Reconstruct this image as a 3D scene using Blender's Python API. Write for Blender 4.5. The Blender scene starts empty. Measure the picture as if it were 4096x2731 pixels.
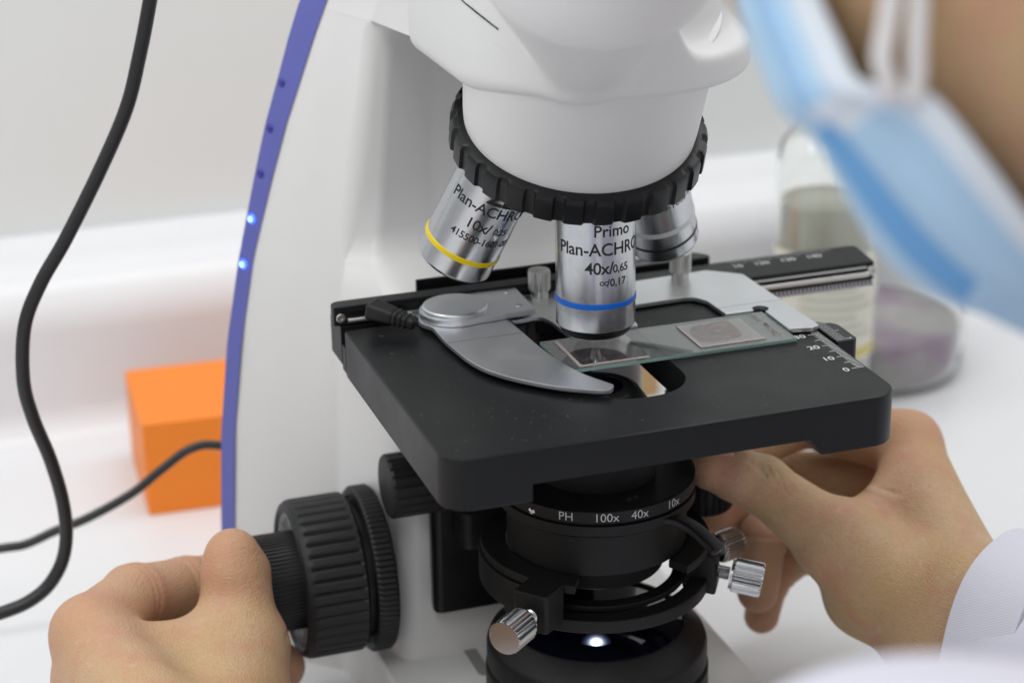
import bpy, bmesh, math, random
import numpy as np
from mathutils import Vector, Matrix

C = bpy.context.scene.collection
SC = bpy.context.scene
S = 0.001            # every length below is written in millimetres
R = math.radians
rng = random.Random(7)

# ------------------------------------------------------------------ camera
cam = bpy.data.cameras.new('camera'); camo = bpy.data.objects.new('camera', cam); C.objects.link(camo)
CAM_P = Vector((-219.29, -580.69, 240.95)); yaw, pitch, roll = 0.3192, 0.3665, -0.0186
fwd = Vector((math.sin(yaw)*math.cos(pitch), math.cos(yaw)*math.cos(pitch), -math.sin(pitch)))
rt0 = fwd.cross(Vector((0,0,1))).normalized(); up0 = rt0.cross(fwd)
rt = rt0*math.cos(roll)+up0*math.sin(roll); up = up0*math.cos(roll)-rt0*math.sin(roll)
camo.matrix_world = Matrix(((rt.x,up.x,-fwd.x,CAM_P.x*S),(rt.y,up.y,-fwd.y,CAM_P.y*S),(rt.z,up.z,-fwd.z,CAM_P.z*S),(0,0,0,1)))
cam.sensor_width = 36; cam.lens = 75.19
cam.clip_start = 0.01; cam.clip_end = 50
cam.dof.use_dof = True; cam.dof.focus_distance = 0.648; cam.dof.aperture_fstop = 8.8; cam.dof.aperture_blades = 9
SC.camera = camo

# ------------------------------------------------------------------ world, lamps, exposure
w = bpy.data.worlds.new('World'); SC.world = w; w.use_nodes = True
wn = w.node_tree.nodes; wl = w.node_tree.links
tc = wn.new('ShaderNodeTexCoord'); sep = wn.new('ShaderNodeSeparateXYZ'); ramp = wn.new('ShaderNodeValToRGB')
wl.new(tc.outputs['Generated'], sep.inputs[0])
mr = wn.new('ShaderNodeMapRange'); mr.inputs[1].default_value = -1; mr.inputs[2].default_value = 1
wl.new(sep.outputs[2], mr.inputs[0]); wl.new(mr.outputs[0], ramp.inputs[0])
cr = ramp.color_ramp
cr.elements[0].position = .30; cr.elements[0].color = (.46,.46,.465,1)
cr.elements[1].position = .95; cr.elements[1].color = (.98,.99,1,1)
e = cr.elements.new(.52); e.color = (.60,.60,.605,1)
e = cr.elements.new(.70); e.color = (.80,.805,.81,1)
wl.new(ramp.outputs[0], wn['Background'].inputs[0]); wn['Background'].inputs[1].default_value = 0.72

def area(name, loc, target, sx, sy, power, col=(1,1,1)):
    l = bpy.data.lights.new(name, 'AREA'); l.shape = 'RECTANGLE'; l.size = sx*S; l.size_y = sy*S; l.energy = power; l.color = col
    o = bpy.data.objects.new(name, l); C.objects.link(o)
    o.location = Vector(loc)*S
    o.rotation_euler = (Vector(target)-Vector(loc)).to_track_quat('-Z','Y').to_euler()
    return o
area('ceiling_and_fill_lamp', (-250, 150, 1150), (0, 150, 0), 260, 900, 3.6, (1,1,.98))
area('ceiling_and_fill_lamp', (480, 250, 1100), (80, 150, 0), 260, 900, 2.9, (.985,1,.99))
area('ceiling_and_fill_lamp', (-420, -900, 1050), (0, 60, 20), 500, 500, 3.2, (1,1,.985))  # fill lamp added above the camera to lighten the recess behind the nosepiece
area('ceiling_and_fill_lamp', (-900, -250, 700), (-100, 50, 0), 700, 300, 1.6, (.98,.99,1))
SC.view_settings.view_transform = 'Standard'; SC.view_settings.look = 'None'
SC.view_settings.exposure = 0.12; SC.view_settings.gamma = 1; SC.view_settings.use_curve_mapping = False
SC.cycles.max_bounces = 10; SC.cycles.transparent_max_bounces = 12; SC.cycles.transmission_bounces = 10

# ------------------------------------------------------------------ materials
def mat(name, col, rough=.5, metal=0, bump=0, bscale=800, spec=.5, vary=0, vscale=60, rvary=0, **kw):
    m = bpy.data.materials.new(name); m.use_nodes = True; nt = m.node_tree; N = nt.nodes; L = nt.links; b = N['Principled BSDF']
    b.inputs['Base Color'].default_value = (*col,1); b.inputs['Roughness'].default_value = rough
    b.inputs['Metallic'].default_value = metal; b.inputs['Specular IOR Level'].default_value = spec
    for k,v in kw.items(): b.inputs[k.replace('_',' ')].default_value = v
    t = N.new('ShaderNodeTexCoord')
    if bump:
        n = N.new('ShaderNodeTexNoise'); n.inputs['Scale'].default_value = bscale; n.inputs['Detail'].default_value = 3
        L.new(t.outputs['Object'], n.inputs[0]); bp = N.new('ShaderNodeBump'); bp.inputs['Strength'].default_value = bump
        bp.inputs['Distance'].default_value = .0002; L.new(n.outputs[0], bp.inputs['Height']); L.new(bp.outputs[0], b.inputs['Normal'])
    if vary or rvary:
        n2 = N.new('ShaderNodeTexNoise'); n2.inputs['Scale'].default_value = vscale; n2.inputs['Detail'].default_value = 5
        L.new(t.outputs['Object'], n2.inputs[0])
        if vary:
            mx = N.new('ShaderNodeMix'); mx.data_type = 'RGBA'; mx.inputs[6].default_value = (*[c*(1-vary) for c in col],1); mx.inputs[7].default_value = (*[min(1,c*(1+vary)) for c in col],1)
            L.new(n2.outputs[0], mx.inputs[0]); L.new(mx.outputs[2], b.inputs['Base Color'])
        if rvary:
            m2 = N.new('ShaderNodeMapRange'); m2.inputs[1].default_value=.3; m2.inputs[2].default_value=.7; m2.inputs[3].default_value = rough-rvary; m2.inputs[4].default_value = rough+rvary
            L.new(n2.outputs[0], m2.inputs[0]); L.new(m2.outputs[0], b.inputs['Roughness'])
    return m
def add_specks(m, scale, thr, col=(.35,.35,.34), amount=.8):
    """fine pale dust lying on the material: small voronoi dots, only some cells kept"""
    nt = m.node_tree; N = nt.nodes; L = nt.links; b = N['Principled BSDF']; bc = b.inputs['Base Color']
    t = N.new('ShaderNodeTexCoord'); v = N.new('ShaderNodeTexVoronoi'); v.inputs['Scale'].default_value = scale
    nz = N.new('ShaderNodeTexNoise'); nz.inputs['Scale'].default_value = scale*1.5
    ad = N.new('ShaderNodeVectorMath'); ad.operation = 'MULTIPLY_ADD'; ad.inputs[1].default_value = (.9/scale,)*3
    L.new(t.outputs['Object'], nz.inputs[0]); L.new(nz.outputs['Color'], ad.inputs[0]); L.new(t.outputs['Object'], ad.inputs[2]); L.new(ad.outputs[0], v.inputs['Vector'])
    lt = N.new('ShaderNodeMath'); lt.operation = 'LESS_THAN'; lt.inputs[1].default_value = thr; L.new(v.outputs['Distance'], lt.inputs[0])
    sp = N.new('ShaderNodeSeparateColor'); L.new(v.outputs['Color'], sp.inputs[0])
    g = N.new('ShaderNodeMath'); g.operation = 'GREATER_THAN'; g.inputs[1].default_value = .62; L.new(sp.outputs[0], g.inputs[0])
    mu = N.new('ShaderNodeMath'); mu.operation = 'MULTIPLY'; L.new(lt.outputs[0], mu.inputs[0]); L.new(g.outputs[0], mu.inputs[1])
    m3 = N.new('ShaderNodeMath'); m3.operation = 'MULTIPLY'; L.new(mu.outputs[0], m3.inputs[0]); L.new(sp.outputs[1], m3.inputs[1])
    m4 = N.new('ShaderNodeMath'); m4.operation = 'MULTIPLY'; m4.inputs[1].default_value = amount; L.new(m3.outputs[0], m4.inputs[0])
    mx = N.new('ShaderNodeMix'); mx.data_type = 'RGBA'; mx.inputs[7].default_value = (*col,1)
    if bc.links: L.new(bc.links[0].from_socket, mx.inputs[6])
    else: mx.inputs[6].default_value = bc.default_value[:]
    L.new(m4.outputs[0], mx.inputs[0]); L.new(mx.outputs[2], bc)
    return m
M = {}
M['white'] = mat('white_plastic', (.76,.76,.75), .36, bump=.05, bscale=900, rvary=.06, vary=.015)
M['white_head'] = mat('white_head_plastic', (.76,.76,.76), .45, bump=.05, bscale=900, vary=.012)
M['stage'] = mat('black_anodised', (.0068,.0074,.0084), .43, bump=.10, bscale=2600, rvary=.06, vscale=40, spec=.32)
M['black'] = mat('black_metal', (.0060,.0064,.0074), .36, spec=.36, bump=.08, bscale=1800, rvary=.06)
M['dusty'] = add_specks(mat('dusty_black_metal', (.0055,.0058,.0063), .52, bump=.1, bscale=1800, spec=.35), 900, .10, col=(.16,.16,.155), amount=.6)
M['rubber'] = mat('black_rubber', (.0105,.011,.012), .50, spec=.4, bump=.15, bscale=1500, rvary=.08)
M['gap'] = mat('dark_seam', (.008,.008,.008), .8)
M['chrome'] = mat('satin_chrome', (.58,.59,.61), .24, metal=1, rvary=.03, vscale=400)
M['screw'] = mat('bright_chrome', (.60,.605,.62), .23, metal=1)
M['nickel'] = mat('matt_nickel', (.55,.545,.52), .36, metal=1, bump=.06, bscale=2500)
M['alu'] = mat('matt_aluminium', (.66,.68,.70), .40, metal=1, bump=.05, bscale=3000, rvary=.07, vary=.05, vscale=90)
M['alu_light'] = mat('bright_aluminium', (.74,.76,.78), .36, metal=1, bump=.05, bscale=3000, rvary=.06, vary=.03, vscale=90)
M['yellow'] = mat('yellow_paint', (.80,.60,.0), .35)
M['blue'] = mat('blue_paint', (.0,.13,.62), .3)
M['paint_white'] = mat('white_paint', (.75,.76,.76), .5)
M['print_grey'] = mat('pale_grey_print', (.58,.59,.60), .6)
M['print_dim'] = mat('dim_engraving', (.10,.10,.10), .6)
M['ink'] = mat('black_ink', (.012,.012,.014), .55)
M['strip'] = mat('violet_plastic', (.115,.128,.43), .38, vary=.05)
M['led_off'] = mat('unlit_lens', (.03,.03,.30), .2)
M['glass'] = mat('slide_glass', (.90,.955,.945), .02, Transmission_Weight=.90, IOR=1.5)
M['glass_edge'] = mat('slide_glass_edge', (.42,.66,.60), .25, Transmission_Weight=.55, IOR=1.5)
M['lens'] = mat('dark_lens', (.004,.005,.012), .04, spec=.8)
def emit(name, col, st):
    m = bpy.data.materials.new(name); m.use_nodes = True; b = m.node_tree.nodes['Principled BSDF']
    b.inputs['Base Color'].default_value = (0,0,0,1); b.inputs['Emission Color'].default_value = (*col,1); b.inputs['Emission Strength'].default_value = st
    return m
M['led_on'] = emit('lit_blue_lamp', (.04,.10,1.0), 4.0)
M['led_core'] = emit('lit_blue_core', (.20,.45,1.0), 5.0)
M['lamp'] = emit('lit_field_lamp', (.85,.92,1.0), 14.0)

# ------------------------------------------------------------------ mesh helpers
def tag(o, label=None, cat=None, group=None, kind=None):
    if label: o['label'] = label
    if cat: o['category'] = cat
    if group: o['group'] = group
    if kind: o['kind'] = kind
    return o
def empty(name, loc, label, cat):
    o = bpy.data.objects.new(name, None); C.objects.link(o); o.location = Vector(loc)*S; o.empty_display_size = .02
    return tag(o, label, cat)
def setparent(o, p):
    if p:
        o.parent = p
        o.matrix_parent_inverse = Matrix.Translation(-p.location)
def obj(name, verts, faces, m, parent=None, smooth=40, mats=None):
    me = bpy.data.meshes.new(name)
    me.from_pydata([tuple(c*S for c in v) for v in verts], [], [tuple(f) for f in faces]); me.update()
    if mats:
        for x in mats[0]: me.materials.append(x)
        for p,i in zip(me.polygons, mats[1]): p.material_index = i
    else: me.materials.append(m)
    bm = bmesh.new(); bm.from_mesh(me); bmesh.ops.recalc_face_normals(bm, faces=bm.faces); bm.to_mesh(me); bm.free()
    if smooth:
        me.shade_smooth()
        if smooth < 180: me.set_sharp_from_angle(angle=R(smooth))
    o = bpy.data.objects.new(name, me); C.objects.link(o); setparent(o, parent)
    if smooth and smooth < 100:
        wn_ = o.modifiers.new('weighted normals', 'WEIGHTED_NORMAL'); wn_.keep_sharp = True; wn_.weight = 90
    return o
class G:
    """collects verts/faces of one mesh"""
    def __init__(s): s.v=[]; s.f=[]; s.mi=[]; s.cur=0
    def add(s, v, f):
        k=len(s.v); s.v += [tuple(x) for x in v]; s.f += [tuple(i+k for i in q) for q in f]; s.mi += [s.cur]*len(f); return s
    def build(s, name, m, parent=None, smooth=40):
        if isinstance(m,(list,tuple)): return obj(name, s.v, s.f, None, parent, smooth, mats=(m, s.mi))
        return obj(name, s.v, s.f, m, parent, smooth)
def frame(d, ref=(0,0,1)):
    d = Vector(d).normalized(); r = Vector(ref)
    if abs(d.dot(r)) > .99: r = Vector((1,0,0))
    u = d.cross(r).normalized(); v = d.cross(u); return d,u,v
def lathe(prof, c=(0,0,0), d=(0,0,1), n=96, rad=None, cap=(True,True), ref=(0,0,1)):
    """prof: (radius, height along d); rad(theta, r, k): radius change"""
    dd,u,v = frame(d, ref); c = Vector(c); V=[]; F=[]
    for k,(r,h) in enumerate(prof):
        for i in range(n):
            a = 2*math.pi*i/n; rr = rad(a, r, k) if rad else r
            V.append(c+dd*h+(u*math.cos(a)+v*math.sin(a))*rr)
    for k in range(len(prof)-1):
        for i in range(n):
            j=(i+1)%n; F.append((k*n+i,k*n+j,(k+1)*n+j,(k+1)*n+i))
    if cap[0] and prof[0][0]>0: F.append(tuple(range(n)))
    if cap[1] and prof[-1][0]>0: F.append(tuple((len(prof)-1)*n+i for i in range(n)))
    return V,F
def fillet(poly, rads, seg=6, const=False):
    """round the corners of a closed 2-D polygon"""
    out=[]; n=len(poly)
    for i in range(n):
        p0=Vector(poly[i-1]); p=Vector(poly[i]); p1=Vector(poly[(i+1)%n]); r = rads[i] if isinstance(rads,(list,tuple)) else rads
        if r<=0: out.append((p.x,p.y)); continue
        a=(p0-p); b=(p1-p); la=a.length; lb=b.length; a/=la; b/=lb
        ang=math.acos(max(-1,min(1,a.dot(b))))
        if ang>math.pi-.02:
            if const:
                for k in range(seg+1): q=p+(b-a)*(.2*(k/seg-.5)); out.append((q.x,q.y))
            else: out.append((p.x,p.y))
            continue
        t=min(r/math.tan(ang/2), la*.49, lb*.49); rr=t*math.tan(ang/2)
        c=p+(a+b).normalized()*(rr/math.sin(ang/2)); s=p+a*t-c; e=p+b*t-c
        a0=math.atan2(s.y,s.x); da=math.atan2(e.y,e.x)-a0
        while da>math.pi: da-=2*math.pi
        while da<-math.pi: da+=2*math.pi
        for k in range(seg+1):
            q=a0+da*k/seg; out.append((c.x+rr*math.cos(q), c.y+rr*math.sin(q)))
    return out
def inset(poly, d):
    n=len(poly); out=[]; ar=sum(poly[i-1][0]*poly[i][1]-poly[i][0]*poly[i-1][1] for i in range(n)); sg=1 if ar>0 else -1
    for i in range(n):
        p0=Vector(poly[i-1]); p=Vector(poly[i]); p1=Vector(poly[(i+1)%n])
        e0=(p-p0); e1=(p1-p)
        if e0.length<1e-9: e0=e1
        if e1.length<1e-9: e1=e0
        n0=Vector((-e0.y,e0.x)).normalized()*sg; n1=Vector((-e1.y,e1.x)).normalized()*sg
        m=(n0+n1); m = m.normalized() if m.length>1e-6 else n0
        k=max(.35,m.dot(n0)); q=p+m*(d/k); out.append((q.x,q.y))
    return out
def prism(poly, z0, z1, b=0, fr=None):
    """extruded outline with bevelled rims; fr maps (x,y,z) to space"""
    lv=[(z0,0),(z1,0)] if b<=0 else [(z0,b),(z0+b*.3,b*.3),(z0+b,0),(z1-b,0),(z1-b*.3,b*.3),(z1,b)]
    n=len(poly); V=[]; F=[]
    for z,i in lv:
        for x,y in (inset(poly,i) if i else poly): V.append((x,y,z))
    for k in range(len(lv)-1):
        for i in range(n):
            j=(i+1)%n; F.append((k*n+i,k*n+j,(k+1)*n+j,(k+1)*n+i))
    F.append(tuple(range(n))); F.append(tuple((len(lv)-1)*n+i for i in range(n)))
    if fr: V=[fr(*q) for q in V]
    return V,F
def box(x0,x1,y0,y1,z0,z1,b=0,r=0):
    p=[(x0,y0),(x1,y0),(x1,y1),(x0,y1)]
    if r: p=fillet(p,r,5)
    return prism(p,z0,z1,b)
def tube(pts, r, n=16, taper=None):
    P=[Vector(p) for p in pts]; V=[]; F=[]; u=None
    for i,p in enumerate(P):
        t=((P[min(i+1,len(P)-1)]-P[max(i-1,0)])).normalized()
        if u is None: _,u,_=frame(t)
        u=(u-t*u.dot(t)).normalized(); v=t.cross(u); rr=taper[i] if taper else r
        for k in range(n):
            a=2*math.pi*k/n; V.append(p+(u*math.cos(a)+v*math.sin(a))*rr)
    for i in range(len(P)-1):
        for k in range(n):
            j=(k+1)%n; F.append((i*n+k,i*n+j,(i+1)*n+j,(i+1)*n+k))
    F.append(tuple(range(n))); F.append(tuple((len(P)-1)*n+k for k in range(n)))
    return V,F
def spline(pts, k=12):
    P=[np.array(p,float) for p in pts]; P=[2*P[0]-P[1]]+P+[2*P[-1]-P[-2]]; out=[]
    for i in range(1,len(P)-2):
        a,b,c,d=P[i-1:i+3]
        for j in range(k):
            t=j/k; out.append(.5*((2*b)+(c-a)*t+(2*a-5*b+4*c-d)*t*t+(3*b-a-3*c+d)*t**3))
    out.append(P[-2]); return out
def boolean(o, cutters):
    """subtract closed shapes (V,F) from the mesh of o, keeping it one mesh"""
    for V,F in cutters:
        c=obj('cutter',V,F,o.data.materials[0],None,0)
        md=o.modifiers.new('b','BOOLEAN'); md.operation='DIFFERENCE'; md.solver='EXACT'; md.object=c
        dg=bpy.context.evaluated_depsgraph_get(); me=bpy.data.meshes.new_from_object(o.evaluated_get(dg)); o.modifiers.clear()
        old=o.data; o.data=me; bpy.data.objects.remove(c); bpy.data.meshes.remove(old)
    o.data.shade_smooth(); o.data.set_sharp_from_angle(angle=R(35))
    wn_ = o.modifiers.new('weighted normals', 'WEIGHTED_NORMAL'); wn_.keep_sharp = True; wn_.weight = 90
    return o
def text2d(s, cap, offset=0, align='CENTER', step=.5, shear=0, space=1.0):
    """flat lettering of the given cap height as verts/faces in mm, cut into strips so that it can be bent"""
    cu=bpy.data.curves.new('t','FONT'); cu.body='H'; o=bpy.data.objects.new('t',cu); C.objects.link(o)
    dg=bpy.context.evaluated_depsgraph_get(); h=o.evaluated_get(dg).to_mesh(); H=max(v.co.y for v in h.vertices)
    cu.body=s; cu.align_x=align; cu.offset=offset; cu.shear=shear; cu.resolution_u=4; cu.space_character=space
    dg=bpy.context.evaluated_depsgraph_get(); dg.update(); me=bpy.data.meshes.new_from_object(o.evaluated_get(dg))
    bm=bmesh.new(); bm.from_mesh(me); k=cap/H
    for v in bm.verts: v.co=v.co*k
    if step:
        xs=[v.co.x for v in bm.verts]; x=min(xs)+step
        while x<max(xs):
            bmesh.ops.bisect_plane(bm, geom=bm.verts[:]+bm.edges[:]+bm.faces[:], plane_co=(x,0,0), plane_no=(1,0,0)); x+=step
    bm.verts.index_update(); V=[v.co.copy() for v in bm.verts]; F=[tuple(v.index for v in f.verts) for f in bm.faces]
    bm.free(); bpy.data.objects.remove(o); bpy.data.curves.remove(cu); bpy.data.meshes.remove(me)
    return V,F
def wrap_text(g, s, cap, c, d, ref_dir, rad, h, ang=0, **kw):
    """bend lettering round the axis (c,d): ref_dir is the direction facing the reader, h the height of the text's middle"""
    V,F=text2d(s,cap,**kw); d=Vector(d).normalized(); f=Vector(ref_dir); f=(f-d*f.dot(d)).normalized(); sd=d.cross(f)
    c=Vector(c); out=[]
    for v in V:
        a=ang+v.x/rad; out.append(c+d*(h+v.y-cap/2)+(f*math.cos(a)+sd*math.sin(a))*rad)
    g.add(out,F)
def flat_text(g, s, cap, o, ux, uy, **kw):
    V,F=text2d(s,cap,step=0,**kw); o=Vector(o); ux=Vector(ux).normalized(); uy=Vector(uy).normalized()
    g.add([o+ux*v.x+uy*(v.y-cap/2) for v in V],F)

# signed distance fields -> one smooth skin
def surface_nets(fn, lo, hi, h):
    lo=np.array(lo,float); n=np.ceil((np.array(hi)-lo)/h).astype(int)+1
    ax=[lo[i]+h*np.arange(n[i]) for i in range(3)]
    D=np.empty(n,np.float32)
    for i in range(0,n[0],24):
        X,Y,Z=np.meshgrid(ax[0][i:i+24],ax[1],ax[2],indexing='ij'); D[i:i+24]=fn(np.stack([X,Y,Z],-1))
    s=D<0; c=s[:-1,:-1,:-1].astype(np.int8)
    for a in (0,1):
        for b in (0,1):
            for d in (0,1):
                if a or b or d: c=c+s[a:n[0]-1+a,b:n[1]-1+b,d:n[2]-1+d]
    act=(c>0)&(c<8); idx=-np.ones(act.shape,int); I=np.argwhere(act); idx[act]=np.arange(len(I))
    acc=np.zeros((len(I),3)); cnt=np.zeros(len(I)); cor=[np.array(q) for q in np.ndindex(2,2,2)]
    for p in cor:
        for q in cor:
            if (q-p).sum()==1 and (q>=p).all():
                A=D[tuple((I+p).T)]; B=D[tuple((I+q).T)]; k=(A<0)!=(B<0); t=np.where(k,A/(A-B+1e-12),0)[:,None]
                acc+=np.where(k[:,None],p+(q-p)*t,0); cnt+=k
    V=lo+(I+acc/cnt[:,None])*h; F=[]
    for a in range(3):
        b,d=(a+1)%3,(a+2)%3
        sl0=[slice(None)]*3; sl1=[slice(None)]*3; sl0[a]=slice(0,-1); sl1[a]=slice(1,None)
        e=np.argwhere(s[tuple(sl0)]!=s[tuple(sl1)])
        e=e[(e[:,b]>0)&(e[:,d]>0)&(e[:,b]<n[b]-1)&(e[:,d]<n[d]-1)]
        flip=s[tuple(e.T)]
        q=[]
        for ob,od in ((0,0),(-1,0),(-1,-1),(0,-1)):
            k=e.copy(); k[:,b]+=ob; k[:,d]+=od; q.append(idx[tuple(k.T)])
        q=np.stack(q,1); q[~flip]=q[~flip][:,::-1]; F.append(q)
    F=np.concatenate(F); F=F[(F>=0).all(1)]
    # settle the vertices onto the surface
    for _ in range(2):
        e=h*.25; d0=fn(V); gr=np.stack([(fn(V+np.eye(3)[k]*e)-fn(V-np.eye(3)[k]*e))/(2*e) for k in range(3)],-1)
        gn=(gr**2).sum(-1,keepdims=True); V=V-np.clip(d0[:,None]*gr/np.maximum(gn,.2),-h*.6,h*.6)
    return V.tolist(),F.tolist()
def smin(a,b,k):
    h=np.maximum(k-np.abs(a-b),0)/k; return np.minimum(a,b)-h*h*k*.25
def smax(a,b,k): return -smin(-a,-b,k)
def cone(p,a,b,ra,rb):
    a=np.array(a,float); b=np.array(b,float); ab=b-a; t=np.clip(((p-a)@ab)/(ab@ab),0,1)
    return np.linalg.norm(p-a-t[...,None]*ab,axis=-1)-(ra+(rb-ra)*t)
def sball(p,c,r): return np.linalg.norm(p-np.array(c,float),axis=-1)-r
def ell(p,c,r,rotm=None):
    q=p-np.array(c,float)
    if rotm is not None: q=q@rotm
    r=np.array(r,float); k0=np.linalg.norm(q/r,axis=-1); k1=np.linalg.norm(q/(r*r),axis=-1); return k0*(k0-1)/np.maximum(k1,1e-6)
def rbox(p,c,hs,r):
    q=np.abs(p-np.array(c,float))-np.array(hs,float)+r
    return np.linalg.norm(np.maximum(q,0),axis=-1)+np.minimum(q.max(-1),0)-r
VIEW = Vector((-.353,-.935,0))      # horizontal direction from the microscope towards the camera
# ------------------------------------------------------------------ setting: bench top, splash-back ledge and wall
TZ = -150
M['bench'] = mat('white_worktop', (.76,.765,.785), .33, bump=.03, bscale=300, vary=.012, vscale=8)
M['wall'] = mat('white_wall_panel', (.755,.775,.765), .5, bump=.03, bscale=400, vary=.012, vscale=6)
prof=[(-700,TZ)]+[(345-22*(1-math.sin(a)) , TZ+22*(1-math.cos(a))) for a in [math.pi/2*k/8 for k in range(1,9)]]
prof=[(-900,TZ-20),(-900,TZ)]
for k in range(9):
    a=math.pi/2*k/8; prof.append((330+16*math.sin(a), TZ+16*(1-math.cos(a))))
for k in range(9):
    a=math.pi/2*k/8*.8; prof.append((346+26*(1-math.cos(a)), -100+26*math.sin(a)))
prof+=[(372,-69.5),(392,-66),(392,TZ-20)]
V=[];F=[]; n=len(prof)
for x in (-900,1000):
    for y,z in prof: V.append((x,y,z))
for i in range(n): F.append((i,(i+1)%n,n+(i+1)%n,n+i))
F.append(tuple(range(n))); F.append(tuple(range(n,2*n)))
tag(obj('worktop',V,F,M['bench'],None,50),kind='structure')
g=G(); g.add(*box(-900,1000,392.4,420,TZ-20,620)); tag(g.build('wall',M['wall']),kind='structure')

# ------------------------------------------------------------------ microscope
mic = empty('microscope',(0,60,TZ),'white laboratory microscope with black stage, both its knobs held by the operator','microscope')

def half_levels(levels, fn):
    """loft: every level gives a closed outline with the same number of points"""
    V=[];F=[]; n=None
    for lv in levels:
        p=fn(*lv); n=len(p); V+=[(x,y,lv[0]) for x,y in p]
    for k in range(len(levels)-1):
        for i in range(n):
            j=(i+1)%n; F.append((k*n+i,k*n+j,(k+1)*n+j,(k+1)*n+i))
    F.append(tuple(range(n))); F.append(tuple((len(levels)-1)*n+i for i in range(n)))
    return V,F
STRIP=[(-150,-99.5),(-101,-98.4),(-65,-96),(-30,-91.5),(0,-85.5),(16,-81.5),(32,-77.4),(48,-73),(64,-67.6),(78,-63),(90,-58.5),(100,-54),(116,-50),(150,-48)]
def strip_x(z): return float(np.interp(z,[a for a,b in STRIP],[b for a,b in STRIP]))
def strip_w(z): return 5*min(1,max(0,(z-5)/85))
def section(z, yb, x2, y2, x3, y3, ym, r3):
    xs=strip_x(z)
    wt=strip_w(z); left=[(xs,yb),(xs+3.5+wt*.5,yb-7-wt),(x2,y2),(x3,y3),(x3*.45,ym)]
    rads=[2,1.6,9,r3,14]
    right=[(48,yb),(48,yb-7),(min(46,-x2),y2),(min(37,-x3),y3),(18,ym)]
    pts=left+right[::-1]
    return fillet(pts,rads+rads[::-1],7,True)
LV=[]
for z,yb,x2,y2,x3,y3,ym,r3 in [
  (-150,128,-64,92,-55,46,46,8),(-128,128,-63,92,-53,48,48,8),(-100,128,-62.5,92,-51,50,50,8),(-60,128,-61.5,92,-49.5,50,50,7),(-20,128,-60,92,-48.5,51,51,7),
  (-6,128,-58.5,92,-48,54,54,8),(0,128,-58,92,-47.5,60,62,9),(4,128,-57,92,-47,70,74,9),(7,128,-56.5,92,-46.5,80,88,8),(10,128,-56,92,-46,86,95,7),(16,128,-55,92,-44,90,102,7),
  (30,128,-52.5,92.5,-42,92,106,7),(50,128,-49,93,-39.8,93,107,7),(66,128,-46.5,93,-38.6,93,106,7),(80,128,-45,93,-38,91,103,7),(86,128,-44.5,92,-38,88,97,6),(87.6,128,-44.2,92,-38,84,92,5),
  (88.3,128,-44,91,-38,66,70,2),(88.6,128,-44,91,-38,61.6,62,1.5),(91.5,128,-43,90,-38,61,61.2,1.5),(96,127,-42,88,-37.9,60.8,61,1.5),(102,127,-40.5,87,-37.8,60.7,60.9,1.5),(116,126,-39.5,86,-37.6,60.7,60.8,2),(150,126,-39,86,-37.5,60.7,60.8,2)]:
    LV.append((z,yb,x2,y2,x3,y3,ym,r3))
V,F=half_levels(LV,section)
stand=obj('stand',V,F,M['white'],mic,48)
# base foot
g=G(); g.add(*prism(fillet([(-60,-70),(58,-70),(58,120),(-60,120)],[18,18,4,4],8),TZ,-126,3)); g.build('base',M['white'],mic,40)
g=G()
V,F=prism(fillet([(-2.2,-17),(2.2,-17),(2.2,17),(-2.2,17)],2.1,6),-.4,.5,0); g.add([(x-29,y+47,z-126) for x,y,z in V],F)
g.build('base_slot',mat('grey_recess',(.28,.28,.27),.6),mic,40)
# neck carrying the head
# violet light strip along the rear edge, with five round lamps
V=[];F=[]; zs=list(np.linspace(-146,104,64))
for i,z in enumerate(zs):
    xs=strip_x(z); wd=1.0
    a=(xs-.35,128.2-1.5); wt=strip_w(z); b=(xs+3.5+wt*.5-.55,128-7.2-wt)
    if z>97: b=(xs+3.5+wt*.5-.5,127-6.4-wt)
    V+=[(a[0]-.25,a[1],z),(a[0]-.55,a[1]-.6,z),(b[0]-.35,b[1]+.4,z),(b[0],b[1],z)]
for i in range(len(zs)-1):
    for k in range(3): F.append((i*4+k,i*4+k+1,i*4+k+5,i*4+k+4))
strip=obj('light_strip',V,F,M['strip'],mic,60)
for k,z in enumerate((62,46.5,30.8,15.0,-1.2)):
    xs=strip_x(z); c=Vector((xs+.9,124.3,z)); nrm=Vector((-.88,-.47,.05)).normalized()
    pr_=[(1.75,-.3),(1.75,.25),(1.45,.6),(.8,.85),(0.02,.95)]
    V,F=lathe(pr_,c+nrm*.25,nrm,24)
    led=obj('indicator_lamp',V,F,M['led_on'] if k>2 else M['led_off'],strip,60)
    led['label']='lit blue lamp' if k>2 else 'unlit dark blue lamp'
    if k>2:
        V,F=lathe([(1.0,.0),(.9,.3),(.5,.45),(.02,.5)],c+nrm*.95,nrm,20); obj('lamp_core',V,F,M['led_core'],strip,60)
# blurred maker's lettering on the side of the stand
g=G()
for (s0,s1,z_,hh) in ((0,16.0,-45,.55),(6.5,9.5,-42.6,.5)):
    nx_=Vector((-.963,-.270,0))*.12; a=Vector((-56.7,80.2,0))+Vector((.270,-.963,0))*s0+nx_; b=Vector((-56.7,80.2,0))+Vector((.270,-.963,0))*s1+nx_
    g.add([(a.x,a.y,z_-hh),(b.x,b.y,z_-hh-.2),(b.x,b.y,z_+hh-.2),(a.x,a.y,z_+hh)],[(0,1,2,3)])
g.build('side_marking',mat('grey_print',(.30,.30,.29),.6),stand,0)

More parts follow.
